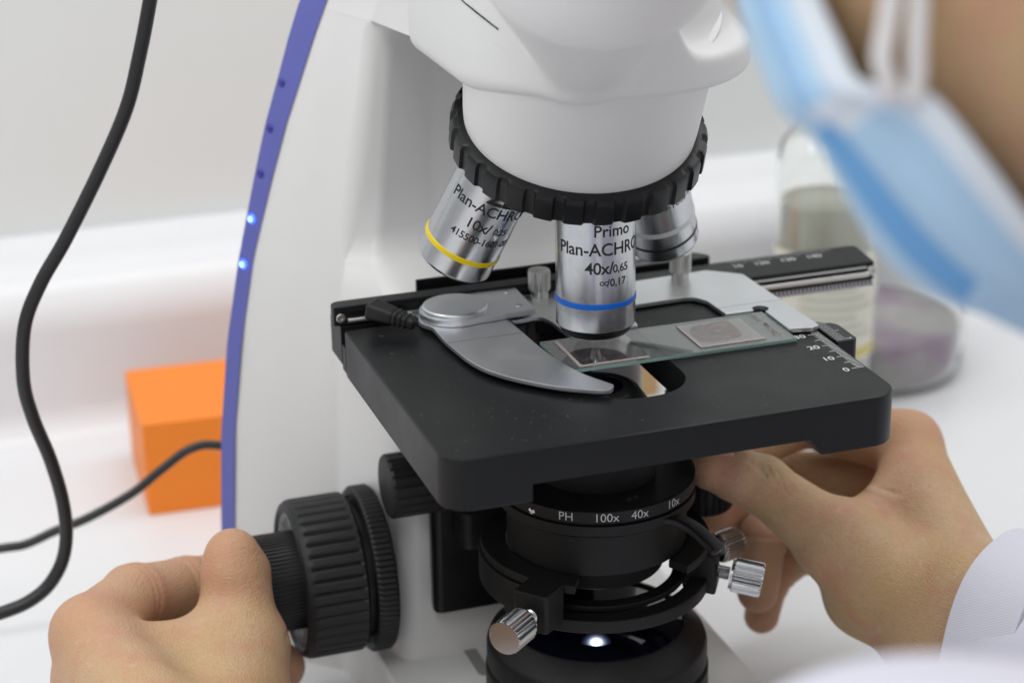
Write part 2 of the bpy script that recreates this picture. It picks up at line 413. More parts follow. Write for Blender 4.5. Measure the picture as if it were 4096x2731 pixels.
# head: slab over the nosepiece flowing into the tube mount
def head_f(p):
    x,y,z=p[...,0],p[...,1],p[...,2]
    q=np.stack([x-5,np.maximum(np.maximum(-(y-4.5)*-1,0)*-1,-1e9)],-1)
    yc=np.clip(y,4.5,58)                       # rounded front, straight sides running back to the neck
    d2=np.hypot(x-5,y-yc)-43.2
    back=y-60
    zt=98.8+30/(1+np.exp((x-9)/2.6))             # ledge on the right, tall wall on the left
    lo=smax(smax(d2,np.maximum(88.2-z,z-zt),4),back,1)       # front plate
    yc2=np.clip(y,14,58); d3=np.hypot(x-4,y-yc2)-(41.4-.12*np.maximum(z-98,0))
    hi=smax(smax(d3,np.abs(z-118)-34,6),back,1)
    f=smin(lo,hi,7)
    t=cone(p,(-13.5,-25,98.5),(-25,-68,141),11.5,33.5)
    f=smin(f,t,6+16/(1+np.exp(-(x-9)/3)))
    return smax(f,z-150,2)
V,F=surface_nets(head_f,(-75,-115,84),(56,64,152),1.5)
head=obj('head',V,F,M['white_head'],mic,180)
g=G(); g.add(*tube(spline([(-38.9,14,116),(-38.8,8.1,112.0),(-38.0,-1.6,110.3),(-36.3,-8.4,108.5),(-34.2,-13.7,106.5)],6),.28,6)); g.build('seam',M['gap'],head,60)

# nosepiece
TD=Vector((.0304,.3831,-.9232)).normalized(); TC=Vector((1.6,20.2,60.0))
up_=-TD
V,F=lathe([(35.7,9.0),(36.2,13),(36.9,24),(37.5,36),(37.8,50),(37.5,53)],TC,up_,96); nose=obj('nosepiece_dome',V,F,M['white_head'],mic,40)
NF=27
def scallop(a,r,k):
    if r<38: return r
    t=(a*NF/(2*math.pi))%1.0; s=min(t,1-t)*2          # s=0 at the groove
    dep=1.1*min(1,max(0,(.42-s)/.15))
    return r-dep
V,F=lathe([(30,0),(37.5,0),(38.6,.1),(39.8,.9),(39.8,7.6),(39.0,9.2),(37.6,9.6),(36.2,9.9),(34,9.9)],TC,up_,NF*14,rad=scallop)
ring=obj('nosepiece_ring',V,F,M['black'],mic,32)
V,F=lathe([(30.5,.3),(30,2.5),(10,6),(.05,7)],TC,up_,64); obj('nosepiece_plate',V,F,M['black'],ring,40)

def objective(A, d, s_end, Rb, ringmat, ringh, prof, label, texts, top=52):
    """A point on the axis, d pointing down the barrel; s_end distance from A to the barrel's lower rim"""
    d=Vector(d).normalized(); A=Vector(A); E=A+d*s_end; u_=-d
    V,F=lathe([(Rb-.7,0),(Rb,.7),(Rb,top)],E,u_,96); b=obj('objective',V,F,M['chrome'],mic,40); b['label']=label
    V,F=lathe([(Rb,ringh-.95),(Rb+.28,ringh-.7),(Rb+.28,ringh+.7),(Rb,ringh+.95)],E,u_,96,cap=(False,False)); obj('colour_ring',V,F,ringmat,b,40)
    V,F=lathe(prof,E,u_,72); obj('front_mount',V,F,M['black'],b,35)
    g=G()
    for s,cap,h,ang,kw in texts: wrap_text(g,s,cap,E,u_,VIEW,Rb+.06,h,ang,**kw)
    if g.v: obj('engraving',g.v,g.f,M['ink'],b,0)
    return b,E,d
o40,E40,_=objective((0,0,110),(0,0,-1),110-9.0,12.28,M['blue'],9.0,[(12.0,.2),(11.5,-.3),(10.6,-1.9),(10.2,-2.3),(9.8,-2.4),(2,-2.4)],
  'upright objective with a blue ring over the slide',[('Primo',3.5,33.1,.46,{'offset':.012}),('Plan-ACHROMAT',3.8,27.3,-1.03,{'align':'LEFT','offset':.012,'space':.98}),('40x/',3.6,21.4,.10,{'offset':.014,'space':.95}),('0,65',2.45,21.0,.68,{'offset':.012,'space':.95}),('∞',2.4,16.7,.22,{}),('/0,17',2.3,16.7,.56,{'offset':.014})],top=58)
V,F=lathe([(3.2,-2.35),(2.0,-3.0),(1.3,-5.4),(1.0,-5.8),(.05,-5.8)],E40,(0,0,1),48); obj('lens_tip',V,F,M['screw'],o40,35)
o10,E10,_=objective((-1.6,0,110),(-.352,.318,-.88),97.6,12.4,M['yellow'],7.3,[(11.9,.5),(11.4,-.4),(10.6,-1.0),(9.5,-1.0),(8,1)],
  'tilted objective with a yellow ring',[('ZEISS',5.0,31.8,-.02,{'align':'LEFT','offset':.035,'shear':.1}),('Plan-ACHROMAT',3.5,26.6,-.98,{'align':'LEFT','offset':.012,'space':.98}),('10x/',3.4,20.6,.08,{'offset':.014,'space':.95}),('0,25',2.2,20.2,.72,{'offset':.012,'space':.95}),('415500-1601-001',2.3,15.6,-.52,{'align':'LEFT','offset':.016,'space':.95})],top=56)
dR=Vector((.30,.30,-.905)).normalized()
o100,E100,_=objective((7.2,5,110),dR,98.3,11.8,M['paint_white'],11.2,[(11.7,.5),(11.3,-.3),(10.2,-1.5),(9,-1.5)],
  'tilted objective with a thin white ring and black bands',[('415500-1605-001',2.4,22,.5,{})],top=50)
V,F=lathe([(11.8,4.4),(11.92,4.5),(11.92,5.4),(11.8,5.5)],E100,-dR,72,cap=(False,False)); obj('black_band',V,F,M['ink'],o100,40)

# ------------------------------------------------------------------ stage
st_poly=fillet([(-69.35,-66.3),(71.4,-66.3),(71.4,44),(-69.35,44)],[8.5,9,1.2,1.2],10)
V,F=prism(st_poly,-16,0,.7)
stage=obj('stage',V,F,M['stage'],mic,35)
hole=fillet([(-16.3,-42),(17.6,-42),(17.6,31),(-12.5,31),(-16.3,20)],[15,15,6,7,5],10)
boolean(stage,[prism(hole,-20,4),
  ([(x,y,z) for x,y,z in [(-44,-70,-10.4),(41.6,-70,-10.4),(47.0,-70,-18),(-44,-70,-18),(-44,60,-10.4),(41.6,60,-10.4),(47.0,60,-18),(-44,60,-18)]],
   [(0,1,2,3),(7,6,5,4),(0,4,5,1),(1,5,6,2),(2,6,7,3),(3,7,4,0)]),
  prism(fillet([(-15.6,-46),(17,-46),(17,33),(-15.6,33)],14,8),-30,-4.5)])
# rear block with groove, guide rail, shaft, screws
g=G(); g.add(*box(-69.35,71.3,48.6,62,-13.5,-.4,.4)); g.add(*box(-69.2,71.2,44.05,48.55,-15,-6.2,.2)); g.build('stage_back',M['stage'],stage,35)
g=G(); g.add(*prism(fillet([(-71.3,49.2),(30,49.2),(30,55.6),(-71.3,55.6)],[.6,.6,.6,4.5],6),-.35,6.1,.5)); rail=g.build('guide_rail',M['stage'],mic,35)
g=G(); g.add(*box(-66.0,28,48.5,49.15,3.7,5.0,.1)); g.build('rail_lip',M['black'],rail,35)
V,F=tube([(-66.8,48.7,1.3),(28,48.7,1.3)],.95,16); obj('shaft',V,F,M['nickel'],rail,40)
def screw(c,d,r,parent,m=None,nm='screw'):
    c=Vector(c); V,F=lathe([(r,-.6),(r,.25),(r*.86,.5),(r*.45,.5),(r*.42,.05),(.02,0)],c,d,24)
    o=obj(nm,V,F,m or M['nickel'],parent,40); return o
screw((-69.0,49.0,2.4),(0,-1,0),1.55,rail)
screw((45.2,-64.9,-12.6),(-.75,-.6,-.1),1.6,stage)
g=G(); g.add(*box(-40,12,61,62.4,-.3,7.6,.3)); g.build('cover_strip',M['black'],stage,35)
# graduations and numbers at the right edge
g=G()
def tick(x0,x1,y,z,wd=.14,gg=None):
    (gg or g).add([(x0,y-wd,z),(x1,y-wd,z),(x1,y+wd,z),(x0,y+wd,z)],[(0,1,2,3)])
Y0=-43.4
for k in range(0,36):
    x1=70.5; x0=x1-(4.3 if k%5==0 else 2.6); tick(x0,x1,Y0+k,.03)
for k in range(4): flat_text(g,str(k*10),2.7,(65.2,Y0-.2+k*10,.03),(1,0,0),(0,1,0),align='RIGHT',offset=.012)
g.build('scale_marks',M['paint_white'],stage,0)
# vernier block
g=G(); g.add(*prism(fillet([(72.0,-22.3),(79.5,-22.3),(79.5,-7),(72.0,-2.6)],[.4,2.2,4.5,.6],6),-12,.2,.4)); ver=g.build('vernier_block',M['black'],mic,35)
g=G()
for k in range(11): tick(72.5,72.5+(4.7 if k%5==0 else 3.3),-20.6+k*1.5,.24,.12)
V,F=lathe([(.38,0),(.05,.03)],(77.4,-20.6,.24),(0,0,1),12); g.add(V,F)
g.build('vernier_marks',M['paint_white'],ver,0)
# traverse bar with its rule and rack
g=G(); g.add(*prism(fillet([(30,45.8),(120.6,45.8),(122.6,64),(118.5,64.6),(30,64.6)],[.5,.5,3.5,.8,.5],5),-7.6,-1.0,.45)); bar=g.build('traverse_bar',M['dusty'],mic,35)
g=G(); g.add(*box(32,117.6,45.2,45.75,-3.0,-2.3)); g.build('bar_lip',M['nickel'],bar,35)
V,F=tube([(30,45.2,-5.2),(118.0,45.2,-5.2)],.95,12); obj('shaft',V,F,M['nickel'],bar,40)
screw((119.5,45.6,-4.2),(0,-1,0),1.7,bar)
g=G()
for k in range(58):
    x=34+k*1.5; V,F=box(x,x+.85,46.2,50,-10.2,-7.8,.1); g.add([(a-(c+7.8)*.18,b,c) for a,b,c in V],F)
g.add(*box(33,121,47.5,52,-10.0,-7.7)); g.build('rack',M['nickel'],bar,0)
bpy.data.objects['rack'].data.materials[0]=mat('dark_steel_rack',(.36,.36,.37),.35,metal=1)
g=G()
for k in range(70,149):
    x=43.46+ (k-80); y=63.2
    if x<31: continue
    g.add([(x-.09,y-(2.6 if k%5==0 else 1.6),-.95),(x+.09,y-(2.6 if k%5==0 else 1.6),-.95),(x+.09,y,-.95),(x-.09,y,-.95)],[(0,1,2,3)])
for k in range(80,150,10): flat_text(g,str(k),2.7,(43.46+(k-80)+(0 if k<100 else 0),58.2,-.95),(1,0,0),(0,1,0),offset=.02)
g.build('rule_marks',M['print_grey'],bar,0)
g=G(); g.add(*prism(fillet([(28,65.5),(70,65.5),(64,73),(28,73)],[.5,2,5,.5],6),-6,1.0,.4)); g.build('vernier_plate',M['black'],bar,35)
g=G()
for k in range(12): g.add([(35.0+k*.9-.07,65.9,1.03),(35.0+k*.9+.07,65.9,1.03),(35.0+k*.9+.07,68.4+(.8 if k%5==0 else 0),1.03),(35.0+k*.9-.07,68.4+(.8 if k%5==0 else 0),1.03)],[(0,1,2,3)])
g.build('vernier_marks',M['print_grey'],bar,0)

# specimen holder
hold_pts=[(-24,33.6),(-17.5,27.6),(-15.4,27.9),(-8.6,29.3),(-6.6,24),(-5.2,9.4),(18,9.4),(20,27.2),(25.8,27.6),(44.2,28.4),(47.4,22.5),(48.0,9.0),(60.9,9.0),(60.9,-10.6),(68.4,-12.2),(71.4,-11),(70.3,14.5),(69.2,42.4),(59.2,50.6),(20,48.2),(-46,50.5),(-46,36)]
hold_r=[1,.8,.6,2.5,4,1,1,4,1,5,3,.6,1.2,1.6,1.4,1.6,0,1.5,3,1,2,2]
V,F=prism(fillet(hold_pts,hold_r,6),.55,2.0,.18); holder=obj('specimen_holder',V,F,M['alu_light'],mic,35)
boolean(holder,[lathe([(2.7,-1),(2.7,4)],(60.4,9.4,0),(0,0,1),32)])
g=G(); g.add(*box(48.1,71.0,14.6,14.9,1.98,2.06)); g.build('crease',M['screw'],holder,0)
g=G(); pv=(-34.2,37)
pl_=[(-10.2,27.8),(-9.6,49.6),(-21,51.2)]+[(pv[0]+11.6*math.cos(a),pv[1]+11.6*math.sin(a)) for a in [R(q) for q in range(80,291,14)]]
g.add(*prism(pl_,3.1,5.2,.25)); cplate=g.build('clip_plate',M['alu'],holder,35)
for q in ((-13.5,45.5),(-14.2,32.2)): screw((q[0],q[1],5.0),(0,0,1),1.35,holder)
V,F=lathe([(10.6,5.2),(10.6,6.2),(10.3,6.6),(9.9,6.8),(4.8,6.75),(4.5,6.7),(.05,6.7)],(pv[0],pv[1],0),(0,0,1),72); obj('pivot_disc',V,F,M['alu'],holder,35)
arm_pts=[(-45.5,40),(-46.6,34),(-44.4,29),(-44.2,20),(-43.6,10.9),(-41.3,-5.7),(-35.7,-18.1),(-26,-29.6),(-18.6,-35.6),(-11.9,-39.4),(-9.3,-38.4),(-8.2,-36.2),(-9.2,-33.8),(-13.9,-23.4),(-17.2,-8),(-18.4,5),(-19.0,15.4),(-20.1,28.6),(-23,44),(-34,47)]
sp=[(p[0],p[1]) for p in spline([(x,y,0) for x,y in arm_pts]+[(-45.5,40,0)],5)][:-1]
V,F=prism(sp,1.5,3.0,.3); finger=obj('clip_finger',V,F,M['alu'],holder,35)
g=G(); g.add(*box(-43.7,-19.6,13.9,14.15,2.98,3.04)); g.build('crease',mat('score_line',(.25,.26,.27),.5,metal=1),holder,0)
# plastic lever tip
def lever_f(p):
    a=np.array((-49.5,32.2,4.0)); b=np.array((-60.3,41.8,7.0)); ab=(b-a)/np.linalg.norm(b-a); t=(p-a)@ab; L_=np.linalg.norm(b-a)
    s=np.cross(ab,(0,0,1)); s/=np.linalg.norm(s); n=np.cross(s,ab); u=(p-a)@s; v=(p-a)@n; tt=np.clip(t/L_,0,1)
    rib=.22*np.sin(t*3.6)*((t>1)&(t<7))
    hw=2.3+1.6*tt+rib; hv=1.8+.9*tt+rib
    q=np.stack([np.abs(u)-hw,np.abs(v)-hv,np.abs(t-L_/2)-L_/2-1],-1)+1.1
    return np.linalg.norm(np.maximum(q,0),axis=-1)+np.minimum(q.max(-1),0)-1.1
V,F=surface_nets(lever_f,(-68,27,-2),(-44,48,12),.3); obj('lever_tip',V,F,M['rubber'],holder,180)
def knurl_knob(c,d,r,h,n,parent,m,name='knurled_knob',depth=.35,dome=.6,neck=.8,nh=2.4,nseg=8):
    def rad(a,rr,k):
        if rr<r*.93 or rr>r*1.001: return rr
        t=(a*n/(2*math.pi))%1.0; return rr-depth*abs(2*t-1)
    V,F=lathe([(r*neck,0),(r*neck,nh),(r*.92,nh+.05),(r,nh+.4),(r,h-.5),(r*.92,h),(r*.5,h+dome*.8),(.03,h+dome)],c,d,n*nseg,rad=rad)
    return obj(name,V,F,m,parent,30)
for q in ((-2.2,46.6),(47.8,46.0)): knurl_knob((q[0],q[1],2.0),(0,0,1),3.75,9.2,22,holder,M['nickel'])

# ------------------------------------------------------------------ carrier, condenser, centring screws
g=G(); g.add(*prism(fillet([(-43.5,41),(16,41),(13,58),(-40,58)],[3,3,1,1],5),-106,-17,.8)); g.build('stage_carrier',M['black'],mic,35)
def ribbed(c,d,r,L,n,parent,m,name,depth=.6,duty=.35,cham=1,face=.9,seg=10,ribs=None):
    def rad(a,rr,k):
        if rr<r-.01: return rr
        t=(a*n/(2*math.pi))%1.0; return rr-depth*(1 if t<duty else 0)
    V,F=lathe([(r*.6,0),(r-cham,0),(r,cham*.6),(r,L-cham),(r-cham*.6,L-cham*.2),(r-cham*1.2,L),(r*face*.5,L),(.04,L)],c,d,n*seg,rad=rad)
    return obj(name,V,F,m,parent,30)
ribbed((-38,45,-57.3),(-1,0,0),10.9,19.5,20,mic,M['rubber'],'condenser_knob',.45,.25)
cond=mic
V,F=lathe([(8.5,-12.4),(11.5,-12.4),(13.5,-13.2),(17.5,-19),(19,-24),(19,-41.0),(30.2,-41.0),(31.5,-41.3),(31.5,-45.0),(30.2,-45.0),(30.2,-46.2),(31.5,-46.2),(31.5,-49.4),(31.2,-49.6),(28.8,-51.2),(28.8,-64.0),(28.5,-64.3),(21.5,-64.3),(21.5,-72.4),(21,-73),(17,-73),(16,-70),(.05,-70)],(0,0,0),(0,0,1),128,cap=(False,False))
cb=obj('condenser_body',V,F,M['dusty'],cond,35)
V,F=lathe([(8.7,-12.5),(.05,-12.2)],(0,0,0),(0,0,1),48,cap=(False,False)); obj('top_lens',V,F,M['lens'],cb,35)
g=G()
def cyl_text(gg,s,cap,rad,h,ang): wrap_text(gg,s,cap,(0,0,0),(0,0,1),VIEW,rad,h,ang,offset=-.004)
cyl_text(g,'PH',2.7,31.56,-43.1,-.30); cyl_text(g,'100x',2.7,31.56,-43.1,.10); cyl_text(g,'40x',2.7,31.56,-43.1,.44); cyl_text(g,'10x',2.7,31.56,-43.1,.86)
g.build('engraving',M['print_grey'],cb,0)
g=G(); V,F=text2d('0.9',2.4,step=0); g.add([(2.5+v.x*.96+v.y*.25,-25.5-v.x*.25*-1+v.y*.96,-40.93) for v in V],F); g.build('engraving',M['print_dim'],cb,0)
# small latch and index balls
V,F=lathe([(1.5,-1.4),(1.45,0),(.9,.9),(.04,1.2)],Vector((-26.9,-15.6,-44.0)),(-.8,-.55,.2),20); obj('index_ball',V,F,M['screw'],cb,40)
V,F=lathe([(1.0,-1),(.9,0),(.04,.7)],Vector((29.6,-10.0,-43.2)),(.9,-.3,.1),20); obj('index_ball',V,F,M['screw'],cb,40)
g=G()
for a0,a1,z0,z1,rr in ((-1.0,-.34,-57.2,-51.0,28.86),):
    n_=14; f=Vector(VIEW).normalized(); sd=Vector((0,0,1)).cross(f)
    for k in range(n_):
        t0=a0+(a1-a0)*k/n_; t1=a0+(a1-a0)*(k+1)/n_
        q=[(f*math.cos(t)+sd*math.sin(t))*rr for t in (t0,t1)]
        g.add([(q[0].x,q[0].y,z0),(q[1].x,q[1].y,z0),(q[1].x,q[1].y,z0+.45),(q[0].x,q[0].y,z0+.45)],[(0,1,2,3)])
    q=(f*math.cos(a1)+sd*math.sin(a1))*rr; q2=(f*math.cos(a1+.014)+sd*math.sin(a1+.014))*rr
    g.add([(q.x,q.y,z0),(q2.x,q2.y,z0),(q2.x,q2.y,z1),(q.x,q.y,z1)],[(0,1,2,3)])
g.build('slot_line',M['gap'],cb,0)
# horseshoe holder
def arc_band(r0,r1,z0,z1,a0,a1,n=48,b=.5):
    out=[(r1*math.cos(a0+(a1-a0)*k/n),r1*math.sin(a0+(a1-a0)*k/n)) for k in range(n+1)]
    inn=[(r0*math.cos(a1+(a0-a1)*k/n),r0*math.sin(a1+(a0-a1)*k/n)) for k in range(n+1)]
    return prism(out+inn,z0,z1,b)
g=G(); g.add(*arc_band(29.3,37.3,-66.6,-63.6,R(150),R(239))); g.add(*arc_band(30.5,38.0,-77,-66.9,R(120),R(226))); 
g.add(*arc_band(29.3,36.5,-66.6,-63.6,R(-60),R(30))); g.add(*arc_band(30.5,37.0,-77,-66.9,R(-18),R(60)))
g.add(*box(-36,36,28,42,-77,-64,.5,3))
carrier=g.build('condenser_holder',M['dusty'],cond,35)
# bosses for the centring screws
def boss(c,d,sx,sy,sz,parent):
    d,u,v=frame(d); c=Vector(c)
    V,F=box(-sx/2,sx/2,-sy/2,sy/2,-sz/2,sz/2,.8,1.3)
    return obj('screw_boss',[c+d*x+u*y+Vector((0,0,1))*z for x,y,z in V],F,M['dusty'],parent,35)
dl=Vector((-.76,-.65,0)).normalized(); dr=Vector((.86,-.50,-.16)).normalized(); db=Vector((.95,.3,0)).normalized()
boss(Vector((-30.0,-29.5,-69.4)),dl,11,12,13,carrier); boss(Vector((31.3,-12.6,-74.6)),dr,11,12.5,13.5,carrier)
def cscrew(c,d,L,parent,rk=5.9,hk=12.5,z=0):
    c=Vector(c); d=Vector(d).normalized()
    pr_=[];h=0
    while h<L: pr_+=[(1.9,h),(2.35,h+.35)]; h+=.7
    V,F=lathe(pr_,c,d,24); s=obj('centring_screw',V,F,M['screw'],parent,30)
    knurl_knob(c+d*L,d,rk,hk,26,parent,M['screw'],'screw_head',depth=.62,dome=.05,neck=.86,nh=.8)
cscrew(Vector((-33.8,-33.0,-70.6)),dl,4.6,carrier,5.6,11.5)
cscrew(Vector((34.9,-14.4,-76.2)),dr,5.6,carrier,5.6,10.5)
cscrew(Vector((40,2,-78.5)),db,4,carrier,5.2,9)
# aperture lever
sp_=spline([(8.1,-25.5,-47.6),(15.5,-27.2,-48.8),(20.5,-30.5,-51.3),(24,-34.6,-54.6),(26.2,-37.6,-57.2)],8)
V=[];F=[]
for i,p in enumerate(sp_):
    t=(sp_[min(i+1,len(sp_)-1)]-sp_[max(i-1,0)]); t/=np.linalg.norm(t); s=np.cross(t,(0,0,1)); s/=np.linalg.norm(s); n_=np.cross(s,t)
    wdt=3.2 if i<len(sp_)-3 else 3.2*(1-.16*(i-len(sp_)+3)**1.5)
    for a in range(16):
        q=2*math.pi*a/16; cx=abs(math.cos(q))**.6*math.copysign(1,math.cos(q)); cz=abs(math.sin(q))**.6*math.copysign(1,math.sin(q))
        V.append(p+s*wdt*cx+n_*1.3*cz)
for i in range(len(sp_)-1):
    for a in range(16):
        b_=(a+1)%16; F.append((i*16+a,i*16+b_,(i+1)*16+b_,(i+1)*16+a))
F.append(tuple(range(16))); F.append(tuple((len(sp_)-1)*16+a for a in range(16)))
obj('aperture_lever',V,F,M['black'],cond,40)
# the lit condenser throws its light up through the slide
sl_=bpy.data.lights.new('condenser_lamp','SPOT'); sl_.energy=.035; sl_.spot_size=R(70); sl_.spot_blend=.4; sl_.shadow_soft_size=.002; sl_.color=(.92,.95,1)
so_=bpy.data.objects.new('condenser_lamp',sl_); C.objects.link(so_); so_.location=Vector((0,0,-11))*S; so_.rotation_euler=(math.pi,0,0)
# swing-out filter ring
g=G(); g.add(*arc_band(30.2,36.3,-80.6,-76.0,R(196),R(355),72,.7)); g.build('filter_ring',M['dusty'],cond,35)
g=G(); g.add(*arc_band(24.5,29.2,-76.6,-74.6,R(170),R(372),72,.5)); g.build('inner_ring',M['dusty'],cond,35)

# ------------------------------------------------------------------ lamp housing on the foot
V,F=lathe([(33.2,-126),(33.2,-118),(36.3,-118),(36.6,-117),(36.6,-109.8),(35.2,-109),(35.2,-108),(36.2,-107.6),(36.2,-101.5),(35.4,-99.2),(29.6,-94.4),(28.6,-94.2),(28.4,-95.4),(.05,-95.4)],(0,0,0),(0,0,1),128,cap=(False,False))
lum=obj('lamp_housing',V,F,M['dusty'],mic,35)
V,F=lathe([(28.3,-95.2),(24,-94.6),(14,-93.9),(.05,-93.6)],(0,0,0),(0,0,1),96,cap=(False,False)); obj('field_lens',V,F,M['lens'],lum,60)
def rib_rad(a,r,k):
    return r-.8*(((a*60/(2*math.pi))%1)<.4) if r>33.5 else r
V,F=lathe([(33,-125.9),(34.4,-125.5),(34.4,-118.2),(33,-118)],(0,0,0),(0,0,1),60*8,rad=rib_rad,cap=(False,False)); obj('grip_ring',V,F,M['rubber'],lum,30)
g=G()
GC=Vector((-6.2,-16.0,-94.2)); gd=Vector((-.12,-.32,1)).normalized()
for r_,h_,m_,nm in [(4.8-.46*k,.10+.05*k,emit('field_glow',(.12+.075*k,.20+.075*k,.55+.045*k),.03*1.95**k),'lamp_halo') for k in range(8)]+[(1.1,.56,M['lamp'],'lamp_glow')]:
    V,F=lathe([(r_,0),(r_*.9,.06),(.05,.1)],GC+gd*h_,gd,32); obj(nm,V,F,m_,lum,60)
V,F=lathe([(2.0,0),(1.8,.05),(.05,.08)],Vector((-3.2,-7.2,-93.75)),gd,24); obj('lamp_halo',V,F,emit('second_glow',(.30,.42,.9),.8),lum,60)

# ------------------------------------------------------------------ focus knobs
FZ=-93.5; FY=60
def flute(n,depth,duty):
    return lambda r0: (lambda a,r,k: (r-depth*max(0,math.cos(((a*n/(2*math.pi))%1-.5)*2*math.pi)*.5+.5)**3 if r>=r0 else r))
c0=Vector((-55.5,FY,FZ)); dk=Vector((-1,0,0))
V,F=lathe([(20,2),(27.8,2),(28.6,3),(28.6,8.0),(27.8,9.0),(25.4,9.2),(24.8,8.2),(22,8.2)],c0,dk,90*6,rad=flute(90,.7,.4)(28.55)); obj('tension_ring',V,F,M['rubber'],mic,30)
V,F=lathe([(23.5,7.5),(23.5,14)],c0,dk,64); obj('focus_hub',V,F,M['black'],mic,30)
V,F=lathe([(20,11.5),(26.2,11.5),(27.2,12.5),(27.3,14),(27.3,29),(27.2,30.5),(26.2,32.1),(24.6,32.9),(24.0,32.5),(23.2,31.7),(20.0,30.9),(16.6,30.3)],c0,dk,40*10,rad=lambda a,r,k: (r-1.0*max(0,math.cos(((a*40/(2*math.pi))%1-.5)*2*math.pi))**2 if r>27.25 else r)); coarse=obj('coarse_focus_knob',V,F,M['rubber'],mic,30)
V,F=lathe([(16.8,30.1),(16.9,40),(16.9,48),(15.6,50),(.05,50.2)],c0,dk,72*6,rad=lambda a,r,k: (r-.6*(((a*72/(2*math.pi))%1)<.45) if k in (1,2) else r)); fine=obj('fine_focus_knob',V,F,M['rubber'],coarse,30)
g=G(); f=Vector((0,-.85,.52)).normalized()
n_=100
for k in range(n_):
    a=2*math.pi*k/n_; e=Vector((0,math.cos(a),math.sin(a))); t=Vector((0,-math.sin(a),math.cos(a)))
    r0,r1=(21.2,22.9) if k%5 else (20.4,22.9); X0=-50-36.7; X1=-50-37.15
    P0=Vector((-86.75,FY,FZ)); q=[P0+e*r0-t*.22,P0+e*r0+t*.22,P0+e*r1+t*.22+Vector((-.45,0,0)),P0+e*r1-t*.22+Vector((-.45,0,0))]
    g.add(q,[(0,1,2,3)])
for k in range(10):
    a=2*math.pi*k/10; e=Vector((0,math.cos(a),math.sin(a))); t=Vector((0,-math.sin(a),math.cos(a))); V,F=text2d(str(k*10),1.9,step=0)
    g.add([Vector((-86.5,FY,FZ))+e*(18.6+v.y)-t*v.x for v in V],F)
g.build('knob_scale',M['print_grey'],coarse,0)
# right-hand drive for the stage (two knobs on one upright shaft)
V,F=lathe([(3,0),(3,-58)],(46.5,23,-13.6),(0,0,1),24); shaft=obj('drive_shaft',V,F,M['black'],stage,40)
ribbed((46.5,23,-53),(0,0,-1),10.8,18.5,26,stage,M['rubber'],'stage_drive_knob',.5,.3)
ribbed((46.5,23,-30),(0,0,-1),12.5,22,28,stage,M['rubber'],'stage_drive_knob',.5,.3)


# ------------------------------------------------------------------ glass slide
sl = empty('microscope_slide',(22.5,-4.4,.1),'glass slide with two stained sections under cover slips, clamped below the objective','slide')
V,F=box(-15.47,60.53,-17.43,8.57,.25,1.3,.12)
gm=[0]*len(F)
for i,f_ in enumerate(F[:-2]): gm[i]=0
slide=obj('slide_plate',V,F,None,sl,35,mats=([M['glass'],M['glass_edge']],[1 if i<len(F)-2 else 0 for i in range(len(F))]))
M['cover']=mat('cover_glass',(.97,.97,.97),.03,Transmission_Weight=1.0,IOR=1.5)
M['mount']=mat('mounting_resin',(.82,.70,.67),.25,Transmission_Weight=.35,IOR=1.48,vary=.2,vscale=900)
def cover(x0,y0,w_,h_,rot,nm):
    c,s=math.cos(rot),math.sin(rot); V,F=prism([(0,0),(w_,0),(w_,h_),(0,h_)],1.34,1.56,.03)
    return obj('cover_slip',[(x0+c*x-s*y,y0+s*x+c*y,z) for x,y,z in V],F,M['cover'],sl,30)
c1=cover(-11.3,-16.2,23,23,.0,'a'); c2=cover(29.2,-14.6,22,20,.0,'b')
def blob(pts,z0,z1,m,name,parent):
    sp=[(p[0],p[1]) for p in spline([(x,y,0) for x,y in pts]+[(pts[0][0],pts[0][1],0)],5)][:-1]
    V,F=prism(sp,z0,z1); return obj(name,V,F,m,parent,0)
def tissue_mat(name,c1,c2,a0):
    m=bpy.data.materials.new(name); m.use_nodes=True; N=m.node_tree.nodes; L=m.node_tree.links; b=N['Principled BSDF']; b.inputs['Roughness'].default_value=.6
    t=N.new('ShaderNodeTexCoord'); n=N.new('ShaderNodeTexNoise'); n.inputs['Scale'].default_value=420; n.inputs['Detail'].default_value=6; n.inputs['Roughness'].default_value=.7
    L.new(t.outputs['Object'],n.inputs[0]); r=N.new('ShaderNodeValToRGB'); r.color_ramp.elements[0].position=.42; r.color_ramp.elements[0].color=(*c1,1); r.color_ramp.elements[1].position=.62; r.color_ramp.elements[1].color=(*c2,1)
    L.new(n.outputs[0],r.inputs[0]); L.new(r.outputs[0],b.inputs['Base Color'])
    m2=N.new('ShaderNodeMapRange'); m2.inputs[1].default_value=.4; m2.inputs[2].default_value=.65; m2.inputs[3].default_value=a0; m2.inputs[4].default_value=a0*.45; L.new(n.outputs[0],m2.inputs[0]); L.new(m2.outputs[0],b.inputs['Alpha'])
    return m
M['tissue']=tissue_mat('stained_tissue',(.20,.085,.06),(.50,.36,.33),.75)
M['film']=mat('dried_mounting_film',(.70,.68,.65),.5,Alpha=.38)
M['tissue_b']=tissue_mat('pale_tissue',(.20,.13,.15),(.30,.24,.25),.45)
blob([(31,-10),(36,-11.6),(44,-10.6),(46.4,-6),(46.6,0),(45.8,4.4),(40,4.6),(34,3.4),(31,-2)],1.315,1.335,M['tissue'],'tissue_section',sl)
blob([(-8,-13),(2,-14.4),(9,-12),(9.4,-2),(5,3),(-4,4),(-8.6,-4)],1.30,1.335,M['tissue_b'],'tissue_section',sl)
V,F=prism([(29.6,-14.2),(50.8,-14.2),(50.8,5.0),(29.6,5.0)],1.304,1.31); obj('mounting_film',V,F,M['film'],sl,0)
g=G()
